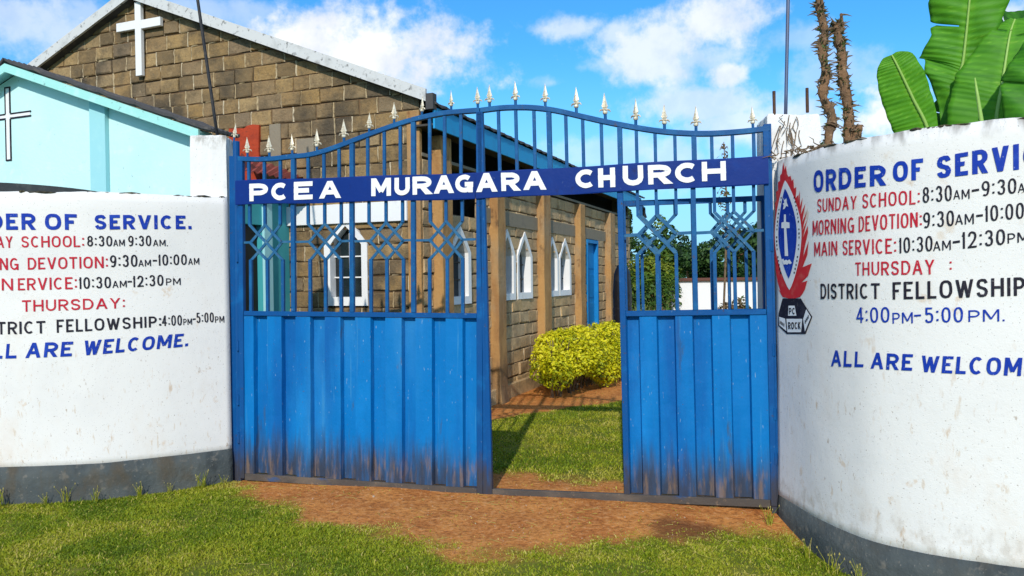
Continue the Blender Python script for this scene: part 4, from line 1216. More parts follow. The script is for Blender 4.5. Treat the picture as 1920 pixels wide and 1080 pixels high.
# ------------------------------------------------------------------ church
def make_church():
    root = empty('church_building', tuple(CORNER), TH, 'tall brown stone church with pointed windows and white cross on its gable', 'church')
    MI = frame_of(CORNER, TH).inverted()
    E, OV = .10, .20                          # overhang at the gable and at the eaves
    def gp(px, py):
        P = CORNER - FY * E; l = MI @ on_vplane(px, py, (P.x, P.y), (FX.x, FX.y)); return l.x, l.z
    r0, r1, l0, l1 = gp(600, 120), gp(781.5, 185), gp(70, 128), gp(230, 9)
    SL = ((r0[1] - r1[1]) / (r1[0] - r0[0]) + (l1[1] - l0[1]) / (l1[0] - l0[0])) / 2
    cr_, cl_ = (r0[1] + r1[1]) / 2 + SL * (r0[0] + r1[0]) / 2, (l0[1] + l1[1]) / 2 - SL * (l0[0] + l1[0]) / 2
    AX = (cr_ - cl_) / (2 * SL); ZA = cr_ - SL * AX   # ridge position, height of the underside of the verge
    XL = 2 * AX; LEN = 9.6
    fp = lambda u, z, o: Vector((u, -o, z))
    sp = lambda u, z, o: Vector((o, u, z))
    wins = [(-1.191, -.643)]
    fop = [opening(a, b, 1.278, 1.93, 2.22) for a, b in wins]
    bb, mm = MB(), MB()
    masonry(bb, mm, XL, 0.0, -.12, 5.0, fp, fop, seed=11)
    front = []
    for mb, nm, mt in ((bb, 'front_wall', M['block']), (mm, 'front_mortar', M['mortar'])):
        me = bpy.data.meshes.new(nm); me.from_pydata([tuple(v) for v in mb.v], [], mb.f)
        a = me.attributes.new('tint', 'FLOAT', 'POINT'); a.data.foreach_set('value', np.array(mb.t, np.float32))
        b = bmesh.new(); b.from_mesh(me); bmesh.ops.recalc_face_normals(b, faces=b.faces)
        for s in (1, -1):
            bmesh.ops.bisect_plane(b, geom=b.verts[:] + b.edges[:] + b.faces[:], plane_co=(AX, 0, ZA + .04), plane_no=Vector((s * SL, 0, 1)).normalized(), clear_outer=True)
        b.to_mesh(me); b.free(); me.materials.append(mt)
        o = bpy.data.objects.new(nm, me); COL.objects.link(o)
        o.parent = root if not front else front[0]; front.append(o)
    # side wall
    SW = [(.60, 1.16, 2.16), (2.04, 2.60, 2.20), (2.676, 3.262, 2.20), (3.89, 4.48, 2.19), (4.52, 5.13, 2.19)]
    DOOR = (6.11, 6.83, 2.22)
    sop = [opening(a, b, 1.255, 1.86, t) for a, b, t in SW] + [lambda z: (DOOR[0], DOOR[1]) if z < DOOR[2] + .05 else None]
    # plain cast band above the windows is laid over the courses
    bb, mm = MB(), MB(); masonry(bb, mm, 0.012, LEN, -.12, 2.80, sp, sop + [lambda z: (.545, 1.36) if z > 2.34 else None], blen=(.30, .44), seed=23)
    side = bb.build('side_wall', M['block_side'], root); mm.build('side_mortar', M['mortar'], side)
    band = MB(); band.box(-.01, .026, 1.365, LEN - .2, 2.245, 2.43); band.build('lintel_band', M['cement'], side)
    cb = MB(); cb.box(-.22, .016, .012, LEN, 2.835, 2.87); cb.build('wall_plate', M['cement'], side)
    db = MB(); db.box(-.40, -.38, .05, LEN - .05, 2.87, 3.3); db.box(-.30, -.28, .4, 1.5, 2.2, 2.834); db.build('loft_shade', M['gap_shade'], side)  # black sheets paint the deep shade under the eave and in the first bay
    # far walls and floor of the shell
    sh = MB(); sh.box(XL, XL + .02, .02, LEN, -.1, 3.3); sh.box(XL + .03, -.03, LEN - .02, LEN, -.1, 3.2)
    sh.add([(XL, LEN - .01, 3.2), (0, LEN - .01, 3.2), (AX, LEN - .01, 4.85)], [(0, 1, 2)])
    sh.box(-.6, -.58, .15, LEN - .2, -.1, 3.0); sh.box(XL + .2, -.6, .55, .57, -.1, 3.0)
    sh.build('rear_wall', M['cement'], root)
    # plinth
    p = MB(); p.box(-.02, .07, .0, LEN - .3, -.15, .16); p.build('plinth', M['block_side'], root, bevel=.01)
    # buttresses
    for y, w, prj in ((.233, .26, .125), (1.772, .26, .12), (3.509, .32, .12), (5.408, .28, .12), (7.433, .36, .125)):
        b = MB(); n = 10; vs = []
        rr = random.Random(int(y * 100))
        for k in range(n + 1):
            z = -.12 + (3.2 if y < 1 else 2.92) * k / n; e = .035 * max(0, 1 - k / 1.5)
            j = [rr.uniform(-.006, .006) for _ in range(4)]
            vs += [(-.01, y + j[0], z), (prj + e + j[1], y + j[0], z), (prj + e + j[1], y + w + j[2], z), (-.01, y + w + j[2], z)]
        fs = [(0, 1, 2, 3), tuple(4 * n + i for i in range(4))]
        for k in range(n):
            for i in range(4): fs.append((4 * k + i, 4 * k + (i + 1) % 4, 4 * k + 4 + (i + 1) % 4, 4 * k + 4 + i))
        b.add(vs, fs); b.build('buttress', M['ochre'], root, bevel=.008)
    c = MB(); c.box(-.145, .006, -.028, .03, -.1, 3.3); c.build('corner_pier', M['ochre'], root, bevel=.006)
    # windows
    for a, b in wins: pointed_window(root, a, b, 1.278, 1.94, 2.25, fp, .075, .09)
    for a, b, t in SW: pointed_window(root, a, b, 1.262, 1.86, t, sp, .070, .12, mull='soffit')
    # door
    d = MB(); d.box(-.075, -.04, DOOR[0] + .05, DOOR[1] - .05, .02, DOOR[2] - .05)
    for k in range(4): d.box(-.041, -.03, DOOR[0] + .09, DOOR[1] - .09, .12 + .53 * k, .55 + .53 * k)
    do = d.build('door', M['door_blue'], root, bevel=.004); do['label'] = 'narrow bright blue door in the side wall'
    f = MB(); f.box(-.11, .035, DOOR[0] - .01, DOOR[0] + .05, 0, DOOR[2] + .0); f.box(-.11, .035, DOOR[1] - .05, DOOR[1] + .01, 0, DOOR[2]); f.box(-.11, .037, DOOR[0] - .012, DOOR[1] + .012, DOOR[2] - .05, DOOR[2] + .012)
    f.build('door_frame', M['door_blue'], do)
    # boards and patches on the front
    w = MB(); w.box(-1.72, -.142, -.055, -.016, 2.165, 2.375); wb = w.build('white_board', M['white_paint'], root, bevel=.004)
    w = MB(); w.box(-1.90, -1.745, -.034, -.012, 2.93, 3.315); w.build('cement_patch', M['cement'], root, bevel=.006)
    w = MB(); w.box(-1.53, -1.30, -.033, -.012, 2.93, 3.12); w.build('cement_patch', M['cement'], root, bevel=.006)
    w = MB(); rr = random.Random(2)
    P = [(-2.46, 2.7), (-2.02, 2.7), (-2.04, 3.02), (-2.03, 3.32), (-2.12, 3.335), (-2.20, 3.325), (-2.24, 3.30), (-2.34, 3.31), (-2.46, 3.315)]
    n = len(P); w.add([(x, -.045, z) for x, z in P] + [(x, -.012, z) for x, z in P], [tuple(range(n)), tuple(range(n, 2 * n))[::-1]] + [(k, (k + 1) % n, n + (k + 1) % n, n + k) for k in range(n)])
    rp = w.build('red_panel', M['red_oxide'], root); rp['label'] = 'rust red panel on the front wall above the canopy'
    # cross
    c = MB(); x = -3.785
    c.box(x - .048, x + .048, -.085, -.035, 4.06, 4.95); c.box(x - .355, x - .049, -.083, -.035, 4.63, 4.735); c.box(x + .049, x + .355, -.083, -.035, 4.62, 4.725)
    c.box(x - .012, x + .012, -.036, -.004, 4.1, 4.75)
    co = c.build('wall_cross', M['white_paint'], root, bevel=.004); co['label'] = 'white cross fixed high on the gable'
    # roof : sheets, verge boards, eaves fascia
    rf = MB()
    for s in (1, -1):
        run = abs(AX) + OV + .05; n = 40
        for k in range(n):
            y0 = -E - .03 + (LEN + .6) * k / n; y1 = -E - .03 + (LEN + .6) * (k + 1) / n
        T0 = min(.05, 3.312 - ZA + SL * (abs(AX) + OV + .05))
        a = (AX, ZA + T0); b = (AX + s * run, ZA + T0 - SL * run)
        ny = 90; vs = []; fs = []
        for k in range(ny + 1):
            y = -E + .004 + (LEN + .6) * k / ny; r = .010 * math.cos(k * math.pi)
            vs += [(a[0], y, a[1] + r), (b[0], y, b[1] + r), (b[0], y, b[1] + .022 + r), (a[0], y, a[1] + .022 + r)]
        for k in range(ny):
            for i in range(4): fs.append((4 * k + i, 4 * k + (i + 1) % 4, 4 * k + 4 + (i + 1) % 4, 4 * k + 4 + i))
        fs += [(0, 1, 2, 3), tuple(4 * ny + i for i in range(4))[::-1]]
        rf.add(vs, fs)
    ro = rf.build('roof', M['roof_dark'], root)
    for s in (1, -1):
        v = MB(); run = abs(AX) + OV - .06; h = .128
        q = [(AX, ZA), (AX + s * run, ZA - SL * run), (AX + s * run, ZA - SL * run + h), (AX, ZA + h)]
        v.add([(x, -E - .03, z) for x, z in q] + [(x, -E, z) for x, z in q], [(0, 1, 2, 3), (7, 6, 5, 4), (0, 4, 5, 1), (1, 5, 6, 2), (2, 6, 7, 3), (3, 7, 4, 0)])
        vo = v.build('verge_board', M['fascia_white'], ro)
        # soffit behind the verge
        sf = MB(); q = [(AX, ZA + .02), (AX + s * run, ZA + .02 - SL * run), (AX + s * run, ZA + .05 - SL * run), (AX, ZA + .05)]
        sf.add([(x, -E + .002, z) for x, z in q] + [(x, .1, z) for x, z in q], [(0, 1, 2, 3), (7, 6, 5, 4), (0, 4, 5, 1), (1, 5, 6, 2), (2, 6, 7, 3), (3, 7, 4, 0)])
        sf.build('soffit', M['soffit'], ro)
    e = MB(); e.box(OV + .0, OV + .022, -E + .01, LEN + .25, 3.085, 3.30); e.build('fascia', M['fascia_blue'], ro)
    e = MB(); e.box(OV - .058, OV + .024, -E - .032, -E + .05, ZA - SL * (abs(AX) + OV) - .06, ZA - SL * (abs(AX) + OV) + .10); e.build('verge_end', M['roof_dark'], ro)
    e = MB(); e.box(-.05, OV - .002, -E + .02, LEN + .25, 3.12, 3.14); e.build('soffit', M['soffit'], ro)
    g = MB(); g.tube([(OV + .03, LEN - .1, 3.10), (OV + .08, LEN + .1, 3.04), (OV + .10, LEN + .14, 2.85)], .07, 8); g.build('gutter_spout', M['black_plastic'], ro)
    return root


make_church()


# ------------------------------------------------------------------ turquoise building
def make_chapel():
    org = CORNER + FX * (-1.66) + FY * (-1.19)
    root = empty('small_building', tuple(org), TH, 'pale turquoise gabled building with a painted cross outline, beside the stone church', 'building')
    MI = frame_of(org, TH).inverted()
    def fr(px, py, y=0):
        P = org + FY * y; l = MI @ on_vplane(px, py, (P.x, P.y), (FX.x, FX.y)); return l.x, l.z
    def sd(px, py, x=0):
        P = org + FX * x; l = MI @ on_vplane(px, py, (P.x, P.y), (FY.x, FY.y)); return l.y, l.z
    E = .16
    a = fr(100, 149.6, -E); b = fr(375, 243, -E); c = fr(100, 166, -E); SLP = (a[1] - b[1]) / (b[0] - a[0])
    FH = a[1] - c[1]
    AXx = fr(12, 118, -E)[0]; ZT = a[1] + SLP * (a[0] - AXx)
    XR = .0; XLf = 2 * AXx
    zr = lambda x: ZT - SLP * abs(x - AXx)
    w = MB(); P = [(XLf, -.2), (XR, -.2), (XR, zr(XR) - .04), (AXx, ZT - .04), (XLf, zr(XLf) - .04)]; n = len(P)
    w.add([(x, 0, z) for x, z in P] + [(x, .14, z) for x, z in P], [tuple(range(n)), tuple(range(n, 2 * n))[::-1]] + [(k, (k + 1) % n, n + (k + 1) % n, n + k) for k in range(n)])
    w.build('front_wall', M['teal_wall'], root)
    p0, _ = fr(172, 300, -.03); p1, _ = fr(201, 300, -.03)
    q = MB(); zt = min(zr(p0), zr(p1)) - FH * .3; q.add([(p0, -.05, -.2), (p1, -.05, -.2), (p1, -.05, zr(p1) - .06), (p0, -.05, zr(p0) - .06), (p0, -.003, -.2), (p1, -.003, -.2), (p1, -.003, zr(p1) - .06), (p0, -.003, zr(p0) - .06)],
                                                          [(0, 1, 2, 3), (4, 7, 6, 5), (0, 4, 5, 1), (1, 5, 6, 2), (2, 6, 7, 3), (3, 7, 4, 0)])
    q.build('pilaster', M['teal_trim'], root)
    # side wall with a doorway
    d0, zt = sd(458, 419); d1, _ = sd(491, 419)
    d0, d1 = max(.12, d0), d1
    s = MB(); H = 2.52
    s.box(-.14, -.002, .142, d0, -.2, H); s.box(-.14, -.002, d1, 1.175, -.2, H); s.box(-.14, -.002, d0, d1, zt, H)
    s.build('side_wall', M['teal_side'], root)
    dd = MB(); dd.box(-.10, -.07, d0 + .001, d1 - .001, -.1, zt - .001)
    for k in range(3): dd.box(-.071, -.062, d0 + .02, d1 - .02, .1 + k * .62, .6 + k * .62)
    dd.build('door', M['brown_door'], root)
    r = MB(); r.box(-.003, .03, d1 + .004, d1 + .13, -.2, H - .02); r.build('side_pilaster', M['teal_trim'], root)
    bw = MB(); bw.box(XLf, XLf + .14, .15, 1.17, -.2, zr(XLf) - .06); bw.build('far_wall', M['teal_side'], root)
    # roof
    OV = .18; rf = MB()
    for sgn in (1, -1):
        run = abs(AXx) + OV; ny = 14; vs = []; fs = []; nx = 30
        for k in range(ny + 1):
            y = -E - .03 + .40 * k / ny; rr_ = .008 * math.cos(k * math.pi)
            for i in range(nx + 1):
                x = AXx + sgn * run * i / nx; z = ZT - SLP * run * i / nx
                wob = .010 * math.sin(i * 2.3 + sgn) * (1 if k == 0 else .2)
                vs += [(x, y + wob, z + .012 + rr_ + (.012 if i % 5 == 0 else 0)), (x, y + wob, z + .040 + rr_ + (.012 if i % 5 == 0 else 0))]
        m = 2 * (nx + 1)
        for k in range(ny):
            for i in range(nx):
                a0 = k * m + 2 * i; fs.append((a0, a0 + 2, a0 + m + 2, a0 + m)); fs.append((a0 + 1, a0 + m + 1, a0 + m + 3, a0 + 3))
            a0 = k * m; fs.append((a0, a0 + m, a0 + m + 1, a0 + 1)); a0 = k * m + 2 * nx; fs.append((a0, a0 + 1, a0 + m + 1, a0 + m))
        for i in range(nx):
            a0 = 2 * i; fs.append((a0, a0 + 1, a0 + 3, a0 + 2)); a0 = ny * m + 2 * i; fs.append((a0, a0 + 2, a0 + 3, a0 + 1))
        rf.add(vs, fs)
    ro = rf.build('roof', M['roof_dark'], root)
    for sgn in (1, -1):
        run = abs(AXx) + .03; v = MB(); q = [(AXx, ZT - FH), (AXx + sgn * run, ZT - FH - SLP * run), (AXx + sgn * run, ZT - SLP * run), (AXx, ZT)]
        v.add([(x, -E - .022, z) for x, z in q] + [(x, -E, z) for x, z in q], [(0, 1, 2, 3), (7, 6, 5, 4), (0, 4, 5, 1), (1, 5, 6, 2), (2, 6, 7, 3), (3, 7, 4, 0)])
        v.build('verge_board', M['teal_fascia'], ro)
        sf = MB(); q = [(AXx, ZT - .03), (AXx + sgn * run, ZT - .03 - SLP * run), (AXx + sgn * run, ZT - .01 - SLP * run), (AXx, ZT - .01)]
        sf.add([(x, -E + .001, z) for x, z in q] + [(x, -.001, z) for x, z in q], [(0, 1, 2, 3), (7, 6, 5, 4), (0, 4, 5, 1), (1, 5, 6, 2), (2, 6, 7, 3), (3, 7, 4, 0)])
        sf.build('soffit', M['teal_trim'], ro)
    # painted cross: dark outline round a white cross
    xa = fr(10, 200)[0]; xb = fr(20.5, 200)[0]; z0 = fr(15, 302)[1]; z1 = fr(15, 163)[1]; zc0 = fr(15, 224)[1]; zc1 = fr(15, 213)[1]; xr = fr(59, 219)[0]; xl = 2 * (xa + xb) / 2 - xr
    t = .016; xs = [xl, xa, xb, xr]; c = MB(); Y = -.010
    def fl(x0, x1, z0_, z1_, y, mb): mb.box(x0, x1, y, -.001, z0_, z1_)
    wcr = MB(); fl(xa + t, xb - t, z0 + t, z1 - t, -.006, wcr); fl(xl + t, xa + t - .0005, zc0 + t, zc1 - t, -.006, wcr); fl(xb - t + .0005, xr - t, zc0 + t, zc1 - t, -.006, wcr)
    wo = wcr.build('painted_cross', M['ink_white'], root); wo['label'] = 'white cross with a dark outline on the turquoise wall'
    for (x0, x1, a_, b_) in ((xa, xa + t, z0, zc0), (xb - t, xb, z0, zc0), (xa, xa + t, zc1, z1), (xb - t, xb, zc1, z1), (xl, xa, zc0, zc0 + t), (xl, xa, zc1 - t, zc1), (xb, xr, zc0, zc0 + t), (xb, xr, zc1 - t, zc1),
                           (xa + t, xb - t, z0, z0 + t), (xa + t, xb - t, z1 - t, z1), (xl, xl + t, zc0 + t, zc1 - t)):
        fl(x0, x1, a_, b_, Y, c)
    c.build('cross_outline', M['ink_black'], wo)
    return root


make_chapel()


def sheet_between(name, A, B, C, D, mat, ribs=14, th=.012, amp=.012):
    """corrugated sheet spanning the quad A-B (back) D-C (front)"""
    mb = MB(); n = ribs * 4; org = (A + B + C + D) / 4; vs = []; fs = []
    nrm = (B - A).cross(D - A).normalized()
    if nrm.z < 0: nrm = -nrm
    for i in range(n + 1):
        t = i / n; w = amp * math.cos(t * ribs * 2 * math.pi)
        for (p, q) in ((A, B), (D, C)):
            v = p.lerp(q, t) + nrm * w - org; vs += [v, v + nrm * th]
    for i in range(n):
        a = 4 * i; b = a + 4
        fs += [(a, b, b + 2, a + 2), (a + 1, a + 3, b + 3, b + 1), (a, a + 1, b + 1, b), (a + 2, b + 2, b + 3, a + 3)]
    fs += [(0, 2, 3, 1), (4 * n, 4 * n + 1, 4 * n + 3, 4 * n + 2)]
    mb.add(vs, fs); o = mb.build(name, mat); o.location = org
    return o


rc = sheet_between('canopy_roof', at_depth(452, 290, 8.35), at_depth(577, 334, 8.62), at_depth(546, 337, 7.95), at_depth(440, 316, 7.5), M['red_sheet'], 9)
tag(rc, 'faded red corrugated canopy roof between turquoise building and church', 'canopy')

# ------------------------------------------------------------------ foliage
def quads_mesh(name, cen, nrm, up, w, h, tint, mat, parent=None, fold=.18):
    """many pointed leaves: each a folded pair of triangles pairs (6 vertices)"""
    n = len(cen); side = np.cross(nrm, up); side /= np.linalg.norm(side, axis=1, keepdims=True) + 1e-9
    w = w[:, None]; h = h[:, None]
    base = cen - up * h * .5; tip = cen + up * h * .5; midl = cen - up * h * .05
    l = midl - side * w * .5 + nrm * w * fold; r = midl + side * w * .5 + nrm * w * fold
    V = np.stack([base, r, tip, l], 1).reshape(-1, 3)
    b = np.arange(n)[:, None] * 4
    F = np.concatenate([b + np.array([[0, 1, 2]]), b + np.array([[0, 2, 3]])], 1).reshape(-1, 3)
    return tri_mesh(name, V, F, np.repeat(tint, 4), mat, parent)


def tri_mesh(name, V, F, tint, mat, parent=None):
    me = bpy.data.meshes.new(name); me.vertices.add(len(V)); me.vertices.foreach_set('co', V.astype(np.float32).ravel())
    me.loops.add(F.size); me.loops.foreach_set('vertex_index', F.ravel().astype(np.int32))
    me.polygons.add(len(F)); me.polygons.foreach_set('loop_start', (np.arange(len(F)) * F.shape[1]).astype(np.int32))
    me.update(calc_edges=True)
    a = me.attributes.new('tint', 'FLOAT', 'POINT'); a.data.foreach_set('value', tint.astype(np.float32))
    me.materials.append(mat); o = bpy.data.objects.new(name, me); COL.objects.link(o)
    if parent: o.parent = parent
    return o


def unit(a): return a / (np.linalg.norm(a, axis=1, keepdims=True) + 1e-9)


def crown(name, blobs, n, size, mat, parent, seed, shell=.55, droop=.0, tvar=.22, tb=.5, aspect=.5, toplit=0.0):
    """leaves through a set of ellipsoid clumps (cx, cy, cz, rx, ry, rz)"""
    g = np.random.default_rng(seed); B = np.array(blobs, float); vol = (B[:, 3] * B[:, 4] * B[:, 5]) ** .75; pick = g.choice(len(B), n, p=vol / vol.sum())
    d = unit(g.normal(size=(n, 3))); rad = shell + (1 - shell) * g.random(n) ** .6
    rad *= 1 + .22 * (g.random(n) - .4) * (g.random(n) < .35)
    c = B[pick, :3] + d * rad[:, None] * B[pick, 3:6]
    clump = g.random(len(B))[pick] + toplit * ((c[:, 2] - c[:, 2].min()) / (np.ptp(c[:, 2]) + 1e-6) - .5)
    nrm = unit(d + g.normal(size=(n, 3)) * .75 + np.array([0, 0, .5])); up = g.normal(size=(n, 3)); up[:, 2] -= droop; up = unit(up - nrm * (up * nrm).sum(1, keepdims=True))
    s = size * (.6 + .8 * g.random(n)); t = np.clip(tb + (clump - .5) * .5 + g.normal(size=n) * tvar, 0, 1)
    return quads_mesh(name, c, nrm, up, s * aspect, s, t, mat, parent)


def tree(name, label, base, h, blobs, n, size, mat, seed, group=None, cat='tree', trunk_r=.07, tb=.5):
    root = empty(name, tuple(base), 0, label, cat, group)
    tr = MB(); rr = random.Random(seed)
    tr.tube([(0, 0, -.1), (.02 * h, 0, h * .3), (-.01 * h, .02, h * .6), (0, 0, h * .85)], [trunk_r, trunk_r * .8, trunk_r * .5, trunk_r * .15], 8, jit=.1)
    for b in blobs[:7]:
        z0 = min(h * .7, max(.2 * h, b[2] - b[5] * 1.1))
        tr.tube([(0, 0, z0), (b[0] * .5, b[1] * .5, (z0 + b[2]) / 2), (b[0] * .9, b[1] * .9, b[2])], [trunk_r * .45, trunk_r * .3, trunk_r * .1], 6)
    tr.build('trunk', M['bark'], root, True)
    crown('crown', blobs, n, size, mat, root, seed, tb=tb)
    return root


# yellow-green hedge along the church wall
def hedge_box(name, label, x0, x1, z1, depth, cx_fn, n, size, mat, seed, cat='hedge', group=None, tb=.55, rz=0, loc=(0, 0, 0), stem=True, rib=.06, topy=.0, blobs=None):
    """rounded clipped hedge: local x along, y depth"""
    root = empty(name, loc, rz, label, cat, group); g = np.random.default_rng(seed); L = x1 - x0
    # points over the rounded surface and just inside it
    u = g.random(n); th = g.random(n) * math.pi * 1.7 - .35 * math.pi
    xx = x0 + L * u; endf = np.minimum(1, np.minimum(u, 1 - u) * L / (depth * .55) + .02); endf = np.sqrt(1 - (1 - endf) ** 2)
    ry = depth / 2 * (.55 + .45 * endf); rzz = z1 * (.78 + .22 * endf)
    bump = 1 + (fbm(xx * 2.3 + seed, th * 1.4, 1.3, 3) - .5) * rib * 6 + (fbm(xx * 7 + seed, th * 4, 1.0, 2) - .5) * rib * 3
    k = np.where(g.random(n) < .72, 1 - .05 * g.random(n), .45 + .5 * g.random(n))
    sx = np.cos(th); sz = np.sin(th)
    se = lambda v, e: np.sign(v) * np.abs(v) ** e
    y = se(sx, .62) * ry * bump * k; z = z1 * .5 + se(sz, .62) * rzz * .5 * bump * k
    c = np.stack([xx + g.normal(size=n) * .03, y, np.maximum(z, .03)], -1)
    nr = np.stack([g.normal(size=n) * .2 + np.where(u < .06, -1, np.where(u > .94, 1, 0)), sx, sz + .35], -1)
    nr = unit(nr + g.normal(size=(n, 3)) * .55); up = g.normal(size=(n, 3)) + np.array([0, 0, .6]); up = unit(up - nr * (up * nr).sum(1, keepdims=True))
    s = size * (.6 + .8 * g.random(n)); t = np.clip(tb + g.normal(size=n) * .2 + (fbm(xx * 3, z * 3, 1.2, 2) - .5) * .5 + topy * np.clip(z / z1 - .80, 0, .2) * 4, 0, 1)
    if blobs: crown('foliage', blobs, n, size, mat, root, seed, shell=.78, tb=tb, tvar=.18, toplit=.9)  # sunlit top is put into the leaf tint, yellower with height
    else: quads_mesh('foliage', c, nr, up, s * .5, s, t, mat, root)
    if stem:
        st = MB(); rr = random.Random(seed)
        for i in range(int(L / .16) + 1):
            x = x0 + (i + .5) * L / (int(L / .16) + 1)
            for q in range(3):
                st.tube([(x, rr.uniform(-.06, .06), -.05), (x + rr.uniform(-.06, .06), rr.uniform(-.12, .12), z1 * .4), (x + rr.uniform(-.12, .12), rr.uniform(-.2, .2) * depth, z1 * .85)], [.014, .010, .004], 5)
        st.build('stems', M['twig'], root)
    return root


hb = on_ground(1015, 716, -.02); ha = CORNER + FX * .62 + FY * 2.85
HD = (FY * 1.0 + FX * .10).normalized(); hang = math.atan2(HD.y, HD.x)
hbl = []; rr = random.Random(3)
for i in range(64):
    u = rr.random(); e = min(1, min(u, 1 - u) * 5 + .35); x = -.50 + 2.9 * u
    a = rr.uniform(-.5, 3.64); r = rr.uniform(.15, .23)
    hbl.append((x, .30 * e * math.cos(a), .36 + min(.32, .38 * e * math.sin(a)) + .03 * u + rr.uniform(-.03, .02), r * 1.1, r, r))
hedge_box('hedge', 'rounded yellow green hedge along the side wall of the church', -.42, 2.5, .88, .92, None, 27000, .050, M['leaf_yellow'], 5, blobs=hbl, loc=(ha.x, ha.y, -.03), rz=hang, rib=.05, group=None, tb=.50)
h2 = CORNER + FX * .75 + FY * 6.2
hedge_box('hedge', 'smaller pale green hedge farther back, near the blue church door', 0, 2.2, .72, .8, None, 3500, .06, M['leaf_yellow'], 8, loc=(h2.x, h2.y, -.03), rz=hang, rib=.05, tb=.35)

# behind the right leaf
hg = at_depth(1172, 560, 15.0); hedge_box('hedge', 'tall dark green hedge seen through the right gate lattice', 0, 1.02, 1.84, 1.0, None, 6000, .085, M['leaf_green'], 12, loc=(hg.x, 15.0, -.03), rz=R(2), rib=.07, tb=.34, topy=1.0)
WD = 15.2
a = at_depth(1258, 523, WD); b = at_depth(1500, 522, WD)
lw = empty('boundary_wall', (a.x, WD, -.05), 0, 'low white wall with a brown top seen through the right gate leaf', 'wall')
MB().box(0, 6.0, 0, .16, 0, 1.50).build('wall_face', M['white_paint'], lw)
w_ = MB(); w_.box(-.28, 6.1, -.07, .24, 1.502, 1.56); w_.build('coping', M['coping'], lw, bevel=.006)
bt = at_depth(1168, 560, 13.2)
tk = MB(); prof = [(.0, .22), (.25, .235), (.27, .225), (.5, .235), (.52, .225), (.78, .235), (.80, .225), (1.0, .235), (1.25, .20), (1.36, .12), (1.38, .05)]
tk.tube([(0, 0, z) for z, r in prof], [r for z, r in prof], 18); to = tk.build('water_drum', M['black_plastic']); to.location = (bt.x + .02, 13.4, -.04); to.scale = (.72, .72, 1.32)
tag(to, 'tall black water drum standing beyond the far church corner', 'drum')

TG = 'trees beyond the gate'
def rb(seed, n, rx, ry, rz, z0, r=(.3, .55)):
    rr = random.Random(seed); out = []
    for i in range(n):
        a = rr.uniform(0, 6.28); q = rr.random() ** .5
        s = rr.uniform(*r); out.append((rx * q * math.cos(a), ry * q * math.sin(a), z0 + rz * rr.uniform(-1, 1), s, s, s * .8))
    return out
def tr(px, py, y, label, h, blobs, n, size, mat, seed, nm='tree', tb=.5):
    p = at_depth(px, py, y); tree(nm, label, (p.x, y, -.05), h, blobs, n, size, mat, seed, TG, 'tree', .08, tb)
tr(1238, 560, 20, 'broad light green tree rising behind the tall hedge', 2.9, rb(1, 12, .62, .6, .55, 2.15, (.22, .42)) + [(.0, 0, 2.95, .22, .2, .26), (.25, 0, 2.75, .26, .25, .2)], 4200, .12, M['leaf_green'], 21, tb=.5)
tr(1176, 560, 24, 'slim blue green tree just right of the church end', 3.6, [(rr_, 0, z, .34 - z * .05, .3, .3) for z, rr_ in ((1.2, 0), (1.7, .06), (2.2, -.05), (2.7, .05), (3.1, 0), (3.5, .02))], 2600, .12, M['leaf_olive'], 22)
tr(1330, 560, 19, 'dark leafy tree behind the low white wall, left one', 2.4, rb(3, 11, .75, .5, .45, 1.75, (.25, .42)), 3800, .12, M['leaf_dark'], 23)
tr(1385, 560, 18, 'dark leafy tree behind the low white wall, taller middle one', 2.9, rb(4, 13, .6, .5, .6, 2.0, (.25, .42)), 4200, .12, M['leaf_dark'], 24)
tr(1450, 560, 18.5, 'dark leafy tree behind the low white wall, nearest the right pillar', 3.0, rb(5, 13, .7, .5, .6, 2.0, (.28, .45)), 4200, .12, M['leaf_dark'], 25)
tr(1290, 560, 30, 'hazy dark tree far back between the hedge and white wall', 3.3, rb(6, 12, 1.0, .8, .6, 2.3, (.35, .6)), 3000, .16, M['leaf_dark'], 26)
# treeline far off, too dense to tell apart
def treeline():
    blobs = []; rr = random.Random(9)
    for i in range(240):
        x = rr.uniform(-60, 90); y = rr.uniform(70, 95); s = rr.uniform(1.2, 2.6); blobs.append((x, y, rr.uniform(.6, 3.0), s * 1.3, s, s))
    o = crown('treeline', blobs, 22000, .55, M['leaf_dark'], None, 77, tb=.6); o['kind'] = 'stuff'
treeline()
# low brown bush before the white wall
pb = at_depth(1382, 572, 13.6)
root = empty('bush', (pb.x, 13.6, -.05), 0, 'low brownish bush in front of the low white wall', 'bush')
crown('foliage', rb(7, 8, .32, .2, .12, 1.02, (.12, .2)) + [(0, 0, .6, .3, .2, .4)], 1200, .07, M['leaf_dry'], root, 31)
st = MB(); st.tube([(0, 0, 0), (.02, 0, .6), (0, 0, 1.0)], [.03, .02, .01], 6); st.build('stem', M['twig'], root)
# thin dry sapling seen above and below the sign
ps = at_depth(1358, 350, 8.2)
root = empty('dry_sapling', (ps.x, 8.2, -.05), 0, 'thin dry sapling poking up behind the right end of the sign', 'sapling')
st = MB(); H = at_depth(1358, 266, 8.2).z + .05; rr = random.Random(8)
st.tube([(.02, 0, 0), (-.02, 0, H * .4), (.03, 0, H * .75), (.0, 0, H)], [.016, .013, .010, .004], 6, jit=.2)
for i in range(46):
    z = H * rr.uniform(.70, .99); a = rr.uniform(0, 6.28); l = rr.uniform(.03, .085); st.tube([(0.01, 0, z), (l * .6 * math.cos(a), l * math.sin(a), z + l * .3), (l * math.cos(a), l * math.sin(a), z - l * .3)], [.007, .006, .001], 5)
st.build('stem', M['twig'], root); crown('foliage', [(0, 0, H * .93, .07, .06, .12), (.0, 0, H * .80, .08, .07, .12), (.06, 0, H * .70, .13, .1, .16)], 90, .05, M['leaf_dry'], root, 33)


